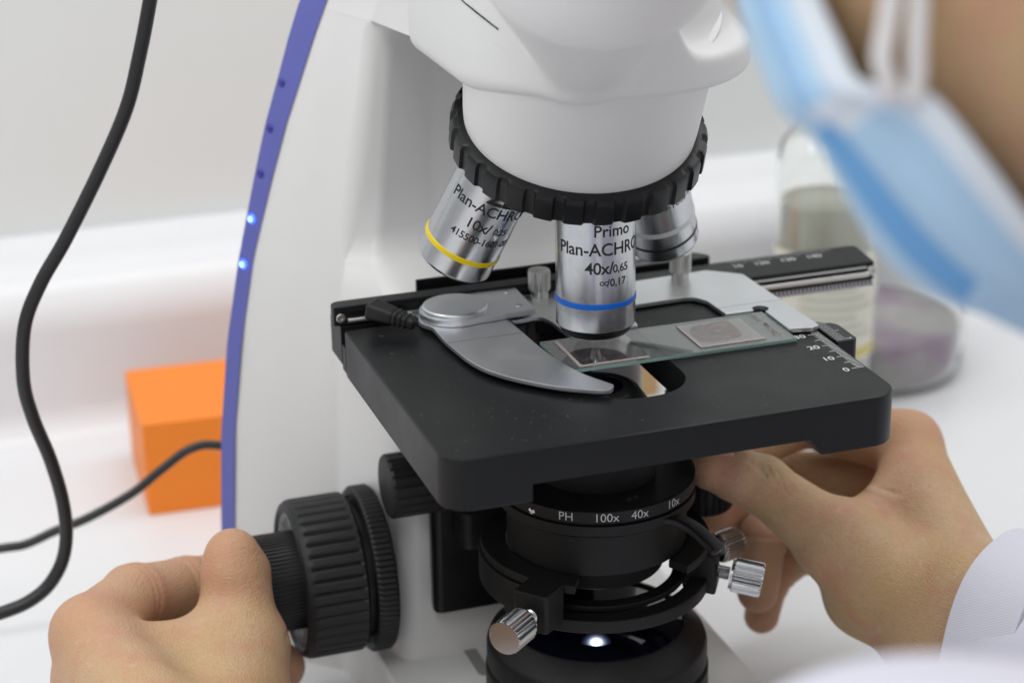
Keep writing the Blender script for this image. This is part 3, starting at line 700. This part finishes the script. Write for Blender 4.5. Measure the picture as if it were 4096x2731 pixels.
for x0,x1,y0,y1,zz in ((-11.2,11.6,-16.15,-15.2,1.33),(-11.25,-10.4,-15.2,6.6,1.33),(29.3,51,-14.55,-14.0,1.33),(29.2,29.9,-14,5.2,1.33)):
    n_=40; top=[];bot=[]
    horiz=(x1-x0)>(y1-y0)
    for k in range(n_+1):
        t=k/n_; j=.25*rng.random()+.12*math.sin(k*1.3)
        if horiz: top.append((x0+(x1-x0)*t,y1+j)); bot.append((x0+(x1-x0)*t,y0))
        else: top.append((x1+j,y0+(y1-y0)*t)); bot.append((x0,y0+(y1-y0)*t))
    V,F=prism(top+bot[::-1],zz-.02,zz+.25); g.add(V,F)
g.build('mounting_resin',M['mount'],sl,0)
g=G()
V,F=text2d('Овсян №8',2.3,step=0,shear=.3,offset=-.01)
g.add([(57.2-v.y*.95+rng.uniform(-.05,.05),-4.0+v.x*1.25,1.36) for v in V],F); g.build('handwriting',mat('pencil_writing',(.22,.17,.15),.7),sl,0)

# ------------------------------------------------------------------ orange box, jar, cables
M['orange']=mat('orange_card',(.90,.235,.012),.5,bump=.03,bscale=500,vary=.03)
bx=empty('box',(-65,290,TZ),'orange cardboard box on the worktop behind the stand','box')
bx_rot=R(-3)
def rotp(V,cx,cy,a):
    c,s=math.cos(a),math.sin(a); return [(cx+c*(x-cx)-s*(y-cy),cy+s*(x-cx)+c*(y-cy),z) for x,y,z in V]
BX0,BX1,BY0,BY1=-109,15,247,312; BH=41.5
V,F=box(BX0,BX1,BY0,BY1,TZ+.2,TZ+BH-13,.1,1); o=obj('tray',rotp(V,BX0,BY0,bx_rot),F,M['orange'],bx,35)
V,F=box(BX0-.05,BX1+.05,BY0-.05,BY1+.05,TZ+BH-12.98,TZ+BH,.15,1); o=obj('lid',rotp(V,BX0,BY0,bx_rot),F,M['orange'],bx,35)

jar=empty('flask',(253,292,TZ),'clear round glass flask with murky grey violet residue, standing behind the stage','flask')
M['jar_glass']=mat('jar_glass',(.97,.985,.97),.03,Transmission_Weight=1.0,IOR=1.45)
def vessel(prof,c,wall,name,parent):
    inn_=[(r_-wall,z_+wall*.8) for r_,z_ in prof][::-1]
    V,F=lathe(prof+inn_+[(.05,prof[0][1]+3)],(c[0],c[1],0),(0,0,1),72,cap=(True,False)); return obj(name,V,F,M['jar_glass'],parent,60)
JC=(253,292)
vessel([(r_,TZ+.3+h_) for r_,h_ in [(38,0),(42.5,1.5),(45,6),(46,13),(46,32),(44.5,42),(41,51),(35,60),(27,68),(21,74),(19,82),(19,116),(21,119)]],JC,1.8,'flask_body',jar)
M['liquid']=mat('murky_residue',(.52,.49,.49),.5,vary=.35,vscale=30)
nt=M['liquid'].node_tree; N=nt.nodes; L=nt.links; t=N.new('ShaderNodeTexCoord'); n=N.new('ShaderNodeTexNoise'); n.inputs['Scale'].default_value=26; n.inputs['Detail'].default_value=3
L.new(t.outputs['Object'],n.inputs[0]); r=N.new('ShaderNodeValToRGB'); r.color_ramp.elements[0].position=.42; r.color_ramp.elements[0].color=(.52,.50,.49,1); r.color_ramp.elements[1].position=.66; r.color_ramp.elements[1].color=(.38,.22,.38,1)
L.new(n.outputs[0],r.inputs[0]); L.new(r.outputs[0],N['Principled BSDF'].inputs['Base Color'])
V,F=lathe([(.05,TZ+3.7),(41,TZ+3.7),(43.4,TZ+12),(43.6,TZ+25),(.05,TZ+26)],(JC[0],JC[1],0),(0,0,1),64); obj('residue',V,F,M['liquid'],jar,60)
bot=empty('bottle',(202,242,TZ),'narrow upright clear glass bottle with a cream label, behind the traverse bar','bottle')
BC=(202,242)
vessel([(r_,TZ+.3+h_) for r_,h_ in [(20,0),(22,1),(22.5,4),(22.5,124),(21,132),(15,140),(13,144),(13,156),(14,157)]],BC,1.4,'bottle_body',bot)
V,F=lathe([(.05,TZ+2.6),(20.7,TZ+2.6),(21.0,TZ+106),(.05,TZ+106.6)],(BC[0],BC[1],0),(0,0,1),48); obj('liquid',V,F,mat('pale_liquid',(.78,.78,.68),.2,Transmission_Weight=.35,IOR=1.33),bot,60)
M['label']=mat('cream_label',(.70,.69,.60),.6,vary=.05,vscale=40); M['label_y']=mat('ochre_print',(.62,.52,.16),.6)
def wrap_patch(c,rad,a0,a1,z0,z1,m,name,parent,n=20,th=.25):
    V=[];F=[]
    for k in range(n+1):
        a=a0+(a1-a0)*k/n
        for rr in (rad,rad+th):
            for z in (z0,z1): V.append((c[0]+rr*math.cos(a),c[1]+rr*math.sin(a),z))
    for k in range(n):
        b=k*4; F+= [(b+2,b+3,b+7,b+6),(b,b+4,b+5,b+1),(b+1,b+5,b+7,b+3),(b,b+2,b+6,b+4)]
    F+=[(0,1,3,2),(n*4,n*4+2,n*4+3,n*4+1)]
    return obj(name,V,F,m,parent,60)
lab=wrap_patch(BC,22.6,R(150),R(345),TZ+35,TZ+86,M['label'],'label',bot,32)
wrap_patch(BC,22.9,R(160),R(330),TZ+37,TZ+41,M['label_y'],'label_border',lab,24); wrap_patch(BC,22.9,R(190),R(208),TZ+74,TZ+84,M['label_y'],'label_border',lab,8)
fp=mat('faint_print',(.50,.51,.44),.6)
for k in range(6): wrap_patch(BC,22.9,R(215),R(310-(k%3)*14),TZ+47+k*4.4,TZ+48.8+k*4.4,fp,'label_print',lab)
g=G(); g.add(*box(125.5,143,293,309,TZ+.2,TZ+38,.5,1)); tag(g.build('wooden_block',mat('beige_wood',(.55,.36,.17),.6,vary=.25,vscale=60)),'small beige block on the bench glimpsed through the stage opening','block')

M['cable']=mat('black_cable',(.014,.0145,.016),.38,bump=.08,bscale=1200)
c1p=[(-96,100,300),(-97,100,200),(-104,100,140),(-114.2,100,99.6),(-119,100,82),(-124.7,100,64.8),(-135,100,45),(-148.1,100,23),(-157.5,100,9),(-164,100,-5),(-166.3,100,-23.6),(-164.5,101,-38),(-160,102,-55),(-157.2,103,-72),(-157.4,103,-86),(-161,103,-97),(-168.8,103,-105.5),(-182.5,102,-109.6),(-215,100,-112),(-280,90,-125),(-380,70,-145),(-560,40,-147)]
V,F=tube(spline(c1p,10),2.35,20); tag(obj('cable',V,F,M['cable'],None,60),'thick black cable hanging in a loop from the top edge','cable')
# thin cable lying on the bench
c2p=[(-60,160,-95),(-89.5,165,-86.8),(-101.8,165,-86),(-114,165,-93),(-126,165,-101),(-143,165,-108.2),(-155,165,-111.3),(-166.6,165,-115),(-176.3,165,-115.2),(-210,170,-118),(-300,190,-146),(-480,230,-148)]
V,F=tube(spline(c2p,10),1.75,16); tag(obj('cable',V,F,M['cable'],None,60),'thin black cable running from behind the stand past the orange box','cable')

# ------------------------------------------------------------------ operator
def skin(name, base, red, dark, yel, pale):
    m=bpy.data.materials.new(name); m.use_nodes=True; N=m.node_tree.nodes; L=m.node_tree.links; b=N['Principled BSDF']
    b.inputs['Roughness'].default_value=.48; b.inputs['Specular IOR Level'].default_value=.38
    b.inputs['Subsurface Weight'].default_value=.12; b.inputs['Subsurface Radius'].default_value=(1,.35,.2); b.inputs['Subsurface Scale'].default_value=.0025
    t=N.new('ShaderNodeTexCoord')
    def noise(sc,det=4,rough=.55,vec=None):
        n=N.new('ShaderNodeTexNoise'); n.inputs['Scale'].default_value=sc; n.inputs['Detail'].default_value=det; n.inputs['Roughness'].default_value=rough
        L.new(vec or t.outputs['Object'],n.inputs[0]); return n.outputs[0]
    def mixc(fac,a,bcol,lo,hi):
        r=N.new('ShaderNodeMapRange'); r.inputs[1].default_value=lo; r.inputs[2].default_value=hi; L.new(fac,r.inputs[0])
        x=N.new('ShaderNodeMix'); x.data_type='RGBA'; L.new(r.outputs[0],x.inputs[0])
        if isinstance(a,tuple): x.inputs[6].default_value=(*a,1)
        else: L.new(a,x.inputs[6])
        x.inputs[7].default_value=(*bcol,1); return x.outputs[2]
    at=N.new('ShaderNodeAttribute'); at.attribute_name='flush'      # redder at finger ends and knuckles: the skin's own colour
    c=mixc(noise(28,3),base,yel,.45,.65); c=mixc(noise(75,5),c,red,.47,.80); c=mixc(noise(900,2),c,dark,.50,.95); c=mixc(noise(260,4),c,pale,.56,.95)
    x=N.new('ShaderNodeMix'); x.data_type='RGBA'; L.new(at.outputs['Fac'],x.inputs[0]); L.new(c,x.inputs[6]); x.inputs[7].default_value=(*red,1)
    L.new(x.outputs[2],b.inputs['Base Color'])
    mp=N.new('ShaderNodeMapping'); mp.inputs['Scale'].default_value=(420,420,1900); mp.inputs['Rotation'].default_value=(.25,.5,.2); L.new(t.outputs['Object'],mp.inputs[0])
    l1=noise(1,3,.6,mp.outputs[0]); v=N.new('ShaderNodeTexVoronoi'); v.feature='DISTANCE_TO_EDGE'; v.inputs['Scale'].default_value=950
    wv=N.new('ShaderNodeVectorMath'); wv.operation='MULTIPLY_ADD'; nn=N.new('ShaderNodeTexNoise'); nn.inputs['Scale'].default_value=400; L.new(t.outputs['Object'],nn.inputs[0])
    wv.inputs[1].default_value=(.0012,)*3; L.new(nn.outputs['Color'],wv.inputs[0]); L.new(t.outputs['Object'],wv.inputs[2]); L.new(wv.outputs[0],v.inputs['Vector'])
    ml=N.new('ShaderNodeMath'); ml.operation='MULTIPLY'; ml.inputs[1].default_value=.9; L.new(v.outputs[0],ml.inputs[0])
    ad=N.new('ShaderNodeMath'); L.new(l1,ad.inputs[0]); L.new(ml.outputs[0],ad.inputs[1])
    bp=N.new('ShaderNodeBump'); bp.inputs['Strength'].default_value=.75; bp.inputs['Distance'].default_value=.00042; L.new(ad.outputs[0],bp.inputs['Height']); L.new(bp.outputs[0],b.inputs['Normal'])
    return m
M['skin']=skin('skin',(.56,.370,.215),(.555,.270,.180),(.47,.285,.16),(.545,.365,.180),(.64,.44,.295))
M['nail']=mat('fingernail',(.52,.33,.27),.25,spec=.6)

def poly_d(p,pts):
    d=None
    for a,b in zip(pts[:-1],pts[1:]):
        x=cone(p,a,b,0,0); d=x if d is None else np.minimum(d,x)
    return d
def chain(p,pts,k=1.5):
    """finger: [(joint, radius), ...] with a slight swelling at each joint"""
    d=None
    for (a,ra),(b,rb) in zip(pts[:-1],pts[1:]):
        x=cone(p,a,b,ra,rb); d=x if d is None else smin(d,x,k)
    for a,ra in pts[1:-1]: d=smin(d,sball(p,a,ra*1.035),2)
    return d
# --- right hand (thumb and fingers round the stage drive)
R_TH=[((97,-26,-92),16.5),((79,-12.5,-74),12.0),((59,2,-57),9.1),((51,4.0,-53),8.3),((42,6,-50),7.2)]
R_IX=[((123,20,-60),11.2),((101,56,-62),9.3),((79,51,-66),8.4),((64,40,-64),7.4)]
R_MD=[((128,28,-79),11.2),((99,62,-86),9.2),((77,54,-93),8.3),((62,43,-88),7.2)]
R_RG=[((126,28,-98),10.6),((95,46,-90),8.8),((74,31,-92),8.2),((70.5,27,-111),7.2)]
R_PK=[((118,26,-113),9.6),((97,46,-108),7.6),((82,42,-116),7.0),((78,39,-128),6.3)]
def joint_fold(p,c,nxt,r,dep,offs=(-1.2,1.2),sg=.6):
    c=np.array(c,float); a=np.array(nxt,float)-c; a/=np.linalg.norm(a); q=p-c; s=q@a; rad=np.linalg.norm(q-s[...,None]*a,axis=-1)
    o=0
    for k in offs: o=o+dep*np.exp(-((s-k+.12*(rad-r)*np.sin(k*3))/sg)**2)
    return o*np.exp(-(np.maximum(rad-r*1.25,0)/1.5)**2)*(np.linalg.norm(q,axis=-1)<r*2.2)
def right_hand(p):
    w0=np.array((109,-50,-93.)); f=1e3
    palm=cone(p,(106,-47,-101),(121,24,-102),17,10.5)
    for q,r in ((R_IX[0][0],10.6),(R_MD[0][0],11),(R_RG[0][0],10.6),(R_PK[0][0],9.8)): palm=smin(palm,cone(p,(110,-46,-92),q,17.5,r),9)
    palm=smin(palm,smin(cone(p,(105,-50,-104),(143,-112,-110),18,22),cone(p,(113,-54,-84),(152,-116,-96),18,24),14),14)
    th=chain(p,R_TH,3)
    th=smin(th,cone(p,(104,-40,-97),(80,-12,-75),18,11),8)
    palm=smin(palm,th,9)
    web=cone(p,(112,4,-68),(84,-7,-77),7,7); palm=smin(palm,web,12)
    palm=smin(palm,cone(p,(100,0,-104),(90,-12,-98),14,12),12)
    fs=None
    for ch in (R_IX,R_MD,R_RG,R_PK):
        d=chain(p,ch); fs=d if fs is None else smin(fs,d,.8)
    f=smin(palm,fs,5)
    # folds: thumb knuckle, web, thumb ball
    def cr(pts,dep,sg):
        return dep*np.exp(-(poly_d(p,pts)/sg)**2)
    for k,(o,dd) in enumerate(((-3.4,.5),(-1.2,.75),(1.2,.8),(3.6,.5))):
        c=np.array((59,2,-57))+np.array((.76,-.42,-.5))*o
        f=f+cr([c+np.array((-3.5+k,-5,9)),c+np.array((.5,-8.6,3.5)),c+np.array((1.6,-9.2,-2)),c+np.array((.5-k*.5,-7.5,-7.5))],dd,.75)
    f=f+cr([(97,3,-62),(102,-4,-64),(106,-8,-65)],.55,.8)
    f=f-cr([(97,1,-63.5),(103,-7,-66.5),(108,-9,-66)],.9,1.6)
    for ch,ks in ((R_RG,(1,2)),(R_PK,(1,2)),(R_MD,(1,2)),(R_IX,(1,2))):
        for k in ks: f=f+joint_fold(p,ch[k][0],ch[k+1][0],ch[k][1],.35)
    for o in (0,5,9.5): f=f+cr([(78-.4*o,-22-o,-88-o),(86,-34-o*.7,-92-o*.9),(97,-45-o*.5,-95-o*.7)],.35,.7)
    return f
# --- left hand (pinching the fine focus knob)
L_TH=[((-125,4,-109),15.0),((-113,26,-97),13.2),((-111.5,34.5,-82),10.4),((-111.5,36.5,-74.5),9.5),((-111.4,38,-69.6),8.7)]
L_IX=[((-160,30,-84.5),11.4),((-141.8,56,-88),10.6),((-123,70,-95),10.2),((-108,77,-97),8.6)]
L_MD=[((-161,24,-99),11.2),((-139,64,-104),10.0),((-114,72,-117),9.2),((-93,63,-127.5),8.5)]
L_RG=[((-158,17,-114),10.8),((-141,58,-128),8.6),((-119,62,-135),7.8),((-104,56,-138),7.0)]
L_PK=[((-151,9,-126),10.0),((-137,40,-136),7.6),((-121,45,-139),7.0),((-111,42,-140),6.2)]
def left_hand(p):
    palm=cone(p,(-140,-50,-104),(-152,8,-118),18,12)
    for q,r in ((L_IX[0][0],11),(L_MD[0][0],12),(L_RG[0][0],11.5),(L_PK[0][0],10.5)): palm=smin(palm,cone(p,(-141,-52,-98),q,19,r),10)
    palm=smin(palm,smin(cone(p,(-146,-58,-92),(-165,-150,-100),19,26),cone(p,(-134,-60,-104),(-150,-150,-112),18,24),14),14)
    th=chain(p,L_TH,4); th=smin(th,cone(p,(-134,-40,-104),(-114,25,-98),19,13),10)
    palm=smin(palm,th,10)
    palm=smin(palm,cone(p,(-152,24,-91),(-114,25,-96),9.5,10.5),10)
    palm=smin(palm,cone(p,(-140,6,-100),(-118,6,-104),13,13),12)
    fs=None
    for ch in (L_IX,L_MD,L_RG,L_PK):
        d=chain(p,ch); fs=d if fs is None else smin(fs,d,.8)
    f=smin(palm,fs,5)
    f=smin(f,sball(p,(-106.4,37.5,-76),6.4),3.5)          # pad of the thumb pressed against the knob
    def cr(pts,dep,sg): return dep*np.exp(-(poly_d(p,pts)/sg)**2)
    for ch,ks in ((L_IX,(1,2)),(L_MD,(1,2))):
        for k in ks: f=f+joint_fold(p,ch[k][0],ch[k+1][0],ch[k][1],.5,(-1.6,.8),.8)
    f=f+cr([(-119,22,-82),(-110,21,-85),(-100,26,-86)],.35,.9)+cr([(-117,25,-79.5),(-110,24.5,-81),(-102,28,-82)],.25,.8)
    f=f+cr([(-100,18,-92),(-97,24,-93),(-96,30,-92)],.7,.9)
    f=f+cr([(-148,36,-86),(-141,42,-94),(-139,46,-98)],.6,1.0)+cr([(-143,35,-92),(-150,30,-88)],.4,.9)
    return f
def rough_body(p):
    # forearms, upper arms, trunk, neck: all inside the coat
    d=cone(p,(143,-112,-104),(232,-255,-80),23,36)
    d=smin(d,cone(p,(232,-255,-80),(240,-405,40),36,42),20)
    d=np.minimum(d,smin(cone(p,(-158,-150,-106),(-195,-300,-104),25,32),cone(p,(-195,-300,-104),(-74,-352,18),32,38),20))
    d=smin(d,ell(p,(112,-430,-90),(130,80,200)),30)
    d=smin(d,cone(p,(105,-400,60),(60,-225,125),46,40),30)
    return d
HC0=np.array((33.6,-192.1,153.2)); HC=HC0+np.array((-28.8,-46.5,12.0)); HK=.89
def hs(q): return HC+(np.array(q)-HC0)*HK
RT=np.array((.947,-.32,-.017)); UP=np.array((.13,.334,.933)); FW=np.array((.293,.886,-.358))
FACE=-.62*RT-.55*UP+.45*FW; FACE/=np.linalg.norm(FACE); CROWN=-.55*RT+.8*UP; CROWN-=FACE*(CROWN@FACE); CROWN/=np.linalg.norm(CROWN); SIDE=np.cross(CROWN,FACE)
HM=np.stack([SIDE,FACE,CROWN],1)
def head_s(p):
    p=HC+(p-HC)/HK
    d=ell(p,HC+CROWN*28-FACE*14,(64,76,88),HM)
    d=smin(d,sball(p,HC,61),16)
    d=smin(d,cone(p,HC+FACE*34+CROWN*4,HC+FACE*50-CROWN*6,9,7),10)          # nose under the mask
    d=smin(d,cone(p,HC-FACE*30-CROWN*30,HC-FACE*80-CROWN*70+RT*40,44,48),18)
    for s in (-1,1): d=smin(d,ell(p,HC+SIDE*s*62-FACE*28+CROWN*34,(5,17,30),HM),4)
    return d*HK
def body_f(p): return smin(rough_body(p),head_s(p),20)
Vb,Fb=surface_nets(body_f,(-240,-530,-148),(300,-95,290),5.0)
Vr,Fr=surface_nets(right_hand,(30,-118,-146),(178,84,-38),.85)
Vl,Fl=surface_nets(left_hand,(-196,-152,-149.5),(-84,98,-50),1.0)
g=G(); g.add(Vb,Fb); g.add(Vr,Fr); g.add(Vl,Fl)
person=g.build('person',M['skin'],None,180)
tag(person,'operator in a white coat and blue face mask, hands on both knobs','person')
import functools
tips=[R_IX[-1],R_MD[-1],R_RG[-1],R_PK[-1],R_TH[-1],L_IX[-1],L_MD[-1],L_RG[-1],L_PK[-1],L_TH[-1],R_RG[2],R_PK[2],R_MD[2],L_IX[1],L_IX[0],R_IX[0],L_IX[2]]
P_=np.array(g.v); fl=np.zeros(len(P_))
for (c,r) in tips: fl=np.maximum(fl,.75*np.exp(-(np.linalg.norm(P_-np.array(c),axis=1)/(r*1.7))**2))
at=person.data.attributes.new('flush','FLOAT','POINT'); at.data.foreach_set('value',fl.astype(np.float32))
# thumb nail of the right hand
nd=np.array((-.80,.35,.42)); nd/=np.linalg.norm(nd)
def nail_f(p):
    d=ell(p,(43.5,3.0,-43.6),(6.0,5.0,1.1),np.array([[-.86,.1,.5],[.3,-.75,.6],[.42,.65,.63]]).T); return d
V,F=surface_nets(nail_f,(34,-5,-52),(53,11,-36),.4); obj('fingernail',V,F,M['nail'],person,180)

# coat
M['coat']=mat('white_cotton',(.66,.66,.76),.85,bump=.5,bscale=1400,vary=.02,vscale=30,Sheen_Weight=.15)
def coat_f(p):
    d=cone(p,(119,-72.5,-93),(232,-255,-78),33,47)
    d=smin(d,cone(p,(232,-255,-78),(245,-405,44),44,54),20)
    l=smin(cone(p,(-156,-140,-106),(-195,-300,-104),32,41),smin(cone(p,(-195,-300,-104),(-76,-352,33),41,47),cone(p,(-76,-352,33),(10,-415,44),47,52),20),20)
    d=np.minimum(d,l)
    d=smin(d,ell(p,(112,-430,-90),(140,92,205)),30)
    d=smin(d,cone(p,(245,-405,44),(10,-415,44),50,52),25)
    d=d+1.6*np.sin(p[...,0]*.09+p[...,1]*.13+p[...,2]*.05)*np.sin(p[...,2]*.11-p[...,1]*.04)
    # open cuffs and neck
    rc=np.array((118,-72,-94.)); ra=np.array((.53,-.84,.07)); ra/=np.linalg.norm(ra)
    d=smax(d,-cone(p,rc-ra*60,rc+ra*14,26.5,28.5),1)
    d=smax(d,-((p-(rc-ra*19))@ra)*1.0-0*p[...,0] if False else d,1)
    lc=np.array((-156,-140,-106.)); la=np.array((-.2,-.98,0)); d=smax(d,-cone(p,lc-la*60,lc+la*14,25.5,28),1)
    d=smax(d,-cone(p,(100,-395,120),(95,-400,40),60,44),1)
    d=smax(d,-147.5-p[...,2],1)
    return d
Vc,Fc=surface_nets(coat_f,(-250,-540,-148),(310,-52,130),3.2)
coat=obj('coat',Vc,Fc,M['coat'],person,180)
# turned cuff of the right sleeve with a stitched hem
cc=Vector((110.0,-58.5,-91.2)); ca=Vector((.53,-.84,-.04)).normalized()
def cuff_ring(r0,h0,h1,th,name,parent,sc=(1,1)):
    d,u,v=frame(ca); V=[];F=[]; n=96; prof=[(r0,h0),(r0+.4,h0-.4),(r0+th-.3,h0-.35),(r0+th,h0+.3),(r0+th+2.2,h1),(r0+1.2,h1)]
    for r_,h_ in prof:
        for i in range(n):
            a=2*math.pi*i/n; rr=r_*(1+.035*math.sin(3*a+1)+.02*math.sin(5*a)); V.append(cc+ca*(h_+1.2*math.sin(2*a))+u*math.cos(a)*rr*sc[0]+v*math.sin(a)*rr*sc[1])
    m=len(prof)
    for k in range(m):
        for i in range(n):
            j=(i+1)%n; k2=(k+1)%m; F.append((k*n+i,k*n+j,k2*n+j,k2*n+i))
    return obj(name,V,F,M['cuff'],parent,60)
M['cuff']=mat('ribbed_cotton',(.68,.68,.77),.85)
nt=M['cuff'].node_tree; N=nt.nodes; L=nt.links
t=N.new('ShaderNodeTexCoord'); wv=N.new('ShaderNodeTexWave'); wv.inputs['Scale'].default_value=520; wv.bands_direction='Z'; wv.inputs['Distortion'].default_value=.6
mp=N.new('ShaderNodeMapping'); mp.inputs['Rotation'].default_value=(.3,.35,0); L.new(t.outputs['Object'],mp.inputs[0]); L.new(mp.outputs[0],wv.inputs[0])
bp=N.new('ShaderNodeBump'); bp.inputs['Strength'].default_value=.18; bp.inputs['Distance'].default_value=.0003; L.new(wv.outputs[0],bp.inputs['Height']); L.new(bp.outputs[0],N['Principled BSDF'].inputs['Normal'])
cuff_ring(28.5,0,22,2.2,'cuff',coat,(1.0,1.12))

# hair
M['hair']=mat('dark_hair',(.012,.010,.009),.45,bump=.4,bscale=300)
def hair_f(p):
    q=(p-HC)/HK; d=ell(HC+q,HC+CROWN*32-FACE*18,(69,80,92),HM)*HK
    return smax(smax(d,18-(q@CROWN)+.55*(q@FACE),8),-(head_s(p)+1.0)*1-3,1)
V,F=surface_nets(hair_f,(-90,-330,90),(170,-90,310),4); obj('hair',V,F,M['hair'],person,180)

# face mask
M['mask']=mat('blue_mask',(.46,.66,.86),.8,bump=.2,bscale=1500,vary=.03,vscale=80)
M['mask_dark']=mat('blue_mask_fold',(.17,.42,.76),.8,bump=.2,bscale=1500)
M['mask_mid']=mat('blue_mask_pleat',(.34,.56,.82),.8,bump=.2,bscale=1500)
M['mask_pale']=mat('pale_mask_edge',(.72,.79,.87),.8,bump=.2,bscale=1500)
Bp=np.array([[-34.8,-207.4,165.4],[-34.9,-212.1,153.7],[-34.3,-220.0,145.9],[-33.6,-227.2,139.9],[-28.5,-231.4,139.1],[-21.8,-234.5,137.1],[-12.6,-237.5,125.9],[-0.7,-237.2,111.3],[16.0,-233.0,93.4]])
Pp=np.array([[-38.4,-176.6,160.6],[-38.0,-183.9,148.4],[-36.6,-190.8,138.0],[-34.2,-196.7,128.3],[-27.2,-200.9,120.8],[-18.8,-206.3,103.2],[-9.7,-208.1,92.2],[2.3,-209.4,84.8],[20.3,-207.0,77.6]])
Bp=hs(Bp); Pp=hs(Pp); Bp=np.vstack([Bp[0]+(Bp[0]-Bp[1])*3.5,Bp]); Pp=np.vstack([Pp[0]+(Pp[0]-Pp[1])*3.0,Pp])
Bs=np.array(spline(list(Bp),6)); Ps=np.array(spline(list(Pp),6)); rows=len(Bs); V=[];F=[];mi=[]; nv=15
for i in range(rows):
    b,p_=Bs[i],Ps[i]; far=p_+FW*55+(HC-p_)*.25
    mid=(b+p_)/2+( (b+p_)/2-(HC-FW*5))/np.linalg.norm((b+p_)/2-HC)*5
    for j in range(nv):
        t=j/(nv-1)
        if t<=.7:
            s=t/.7; q=(1-s)**2*b+2*s*(1-s)*(mid*2-(b+p_)/2)+s*s*p_
        else:
            s=(t-.7)/.3; q=p_*(1-s)+far*s-FACE*0
        out=q-HC; out/=np.linalg.norm(out)
        if t<.75 and j not in (0,): q=q+out*(1.3 if j%3==1 else (-.6 if j%3==2 else 0))*min(1,i/6)
        V.append(q)
for i in range(rows-1):
    for j in range(nv-1):
        F.append((i*nv+j,i*nv+j+1,(i+1)*nv+j+1,(i+1)*nv+j))
        u=i/rows
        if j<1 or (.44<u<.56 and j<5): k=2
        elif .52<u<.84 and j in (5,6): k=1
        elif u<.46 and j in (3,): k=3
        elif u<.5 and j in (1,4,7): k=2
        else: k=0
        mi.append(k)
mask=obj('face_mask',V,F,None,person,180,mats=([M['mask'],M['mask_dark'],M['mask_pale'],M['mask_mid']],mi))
so=mask.modifiers.new('thickness','SOLIDIFY'); so.thickness=.0008; so.offset=0
M['elastic']=mat('white_elastic',(.72,.70,.70),.8,bump=.3,bscale=2000)
for lp in ([(-30.2,-233,137.2),(-31,-234,140),(-32.3,-233.2,144.8),(-31,-232,150),(-30,-231.3,155.1),(-27.7,-229.5,164.3),(-20.3,-225.7,182.4),(-8,-222,200)],
           [(-27.0,-235,137.2),(-26.0,-235,141),(-25.9,-234.4,147.0),(-25.2,-232.9,155.0),(-24.2,-230.7,164.3),(-19.6,-226.0,182.4),(-8,-221,200)]):
    V,F=tube(spline([tuple(hs(q)) for q in lp],6),1.75,12); obj('ear_loop',V,F,M['elastic'],mask,60)
# ------------------------------------------------------------------ dust and lint on the black stage: uncountable, one object
g=G()
for k in range(190):
    x=rng.uniform(-66,68); y=rng.uniform(-60,42)
    if -18<x<19 and -43<y<33: continue
    a=rng.uniform(0,6.28); L_=rng.uniform(.3,1.5); pts=[]; bnd=rng.uniform(-1.2,1.2)
    for s in range(4):
        pts.append((x,y,.05)); x+=math.cos(a)*L_/3; y+=math.sin(a)*L_/3; a+=bnd
    V,F=tube(pts,rng.uniform(.025,.05),4); g.add(V,F)
dust=g.build('dust',mat('pale_lint',(.22,.22,.215),.9),None,60); tag(dust,'pale dust and lint scattered over the black stage','dust',kind='stuff')
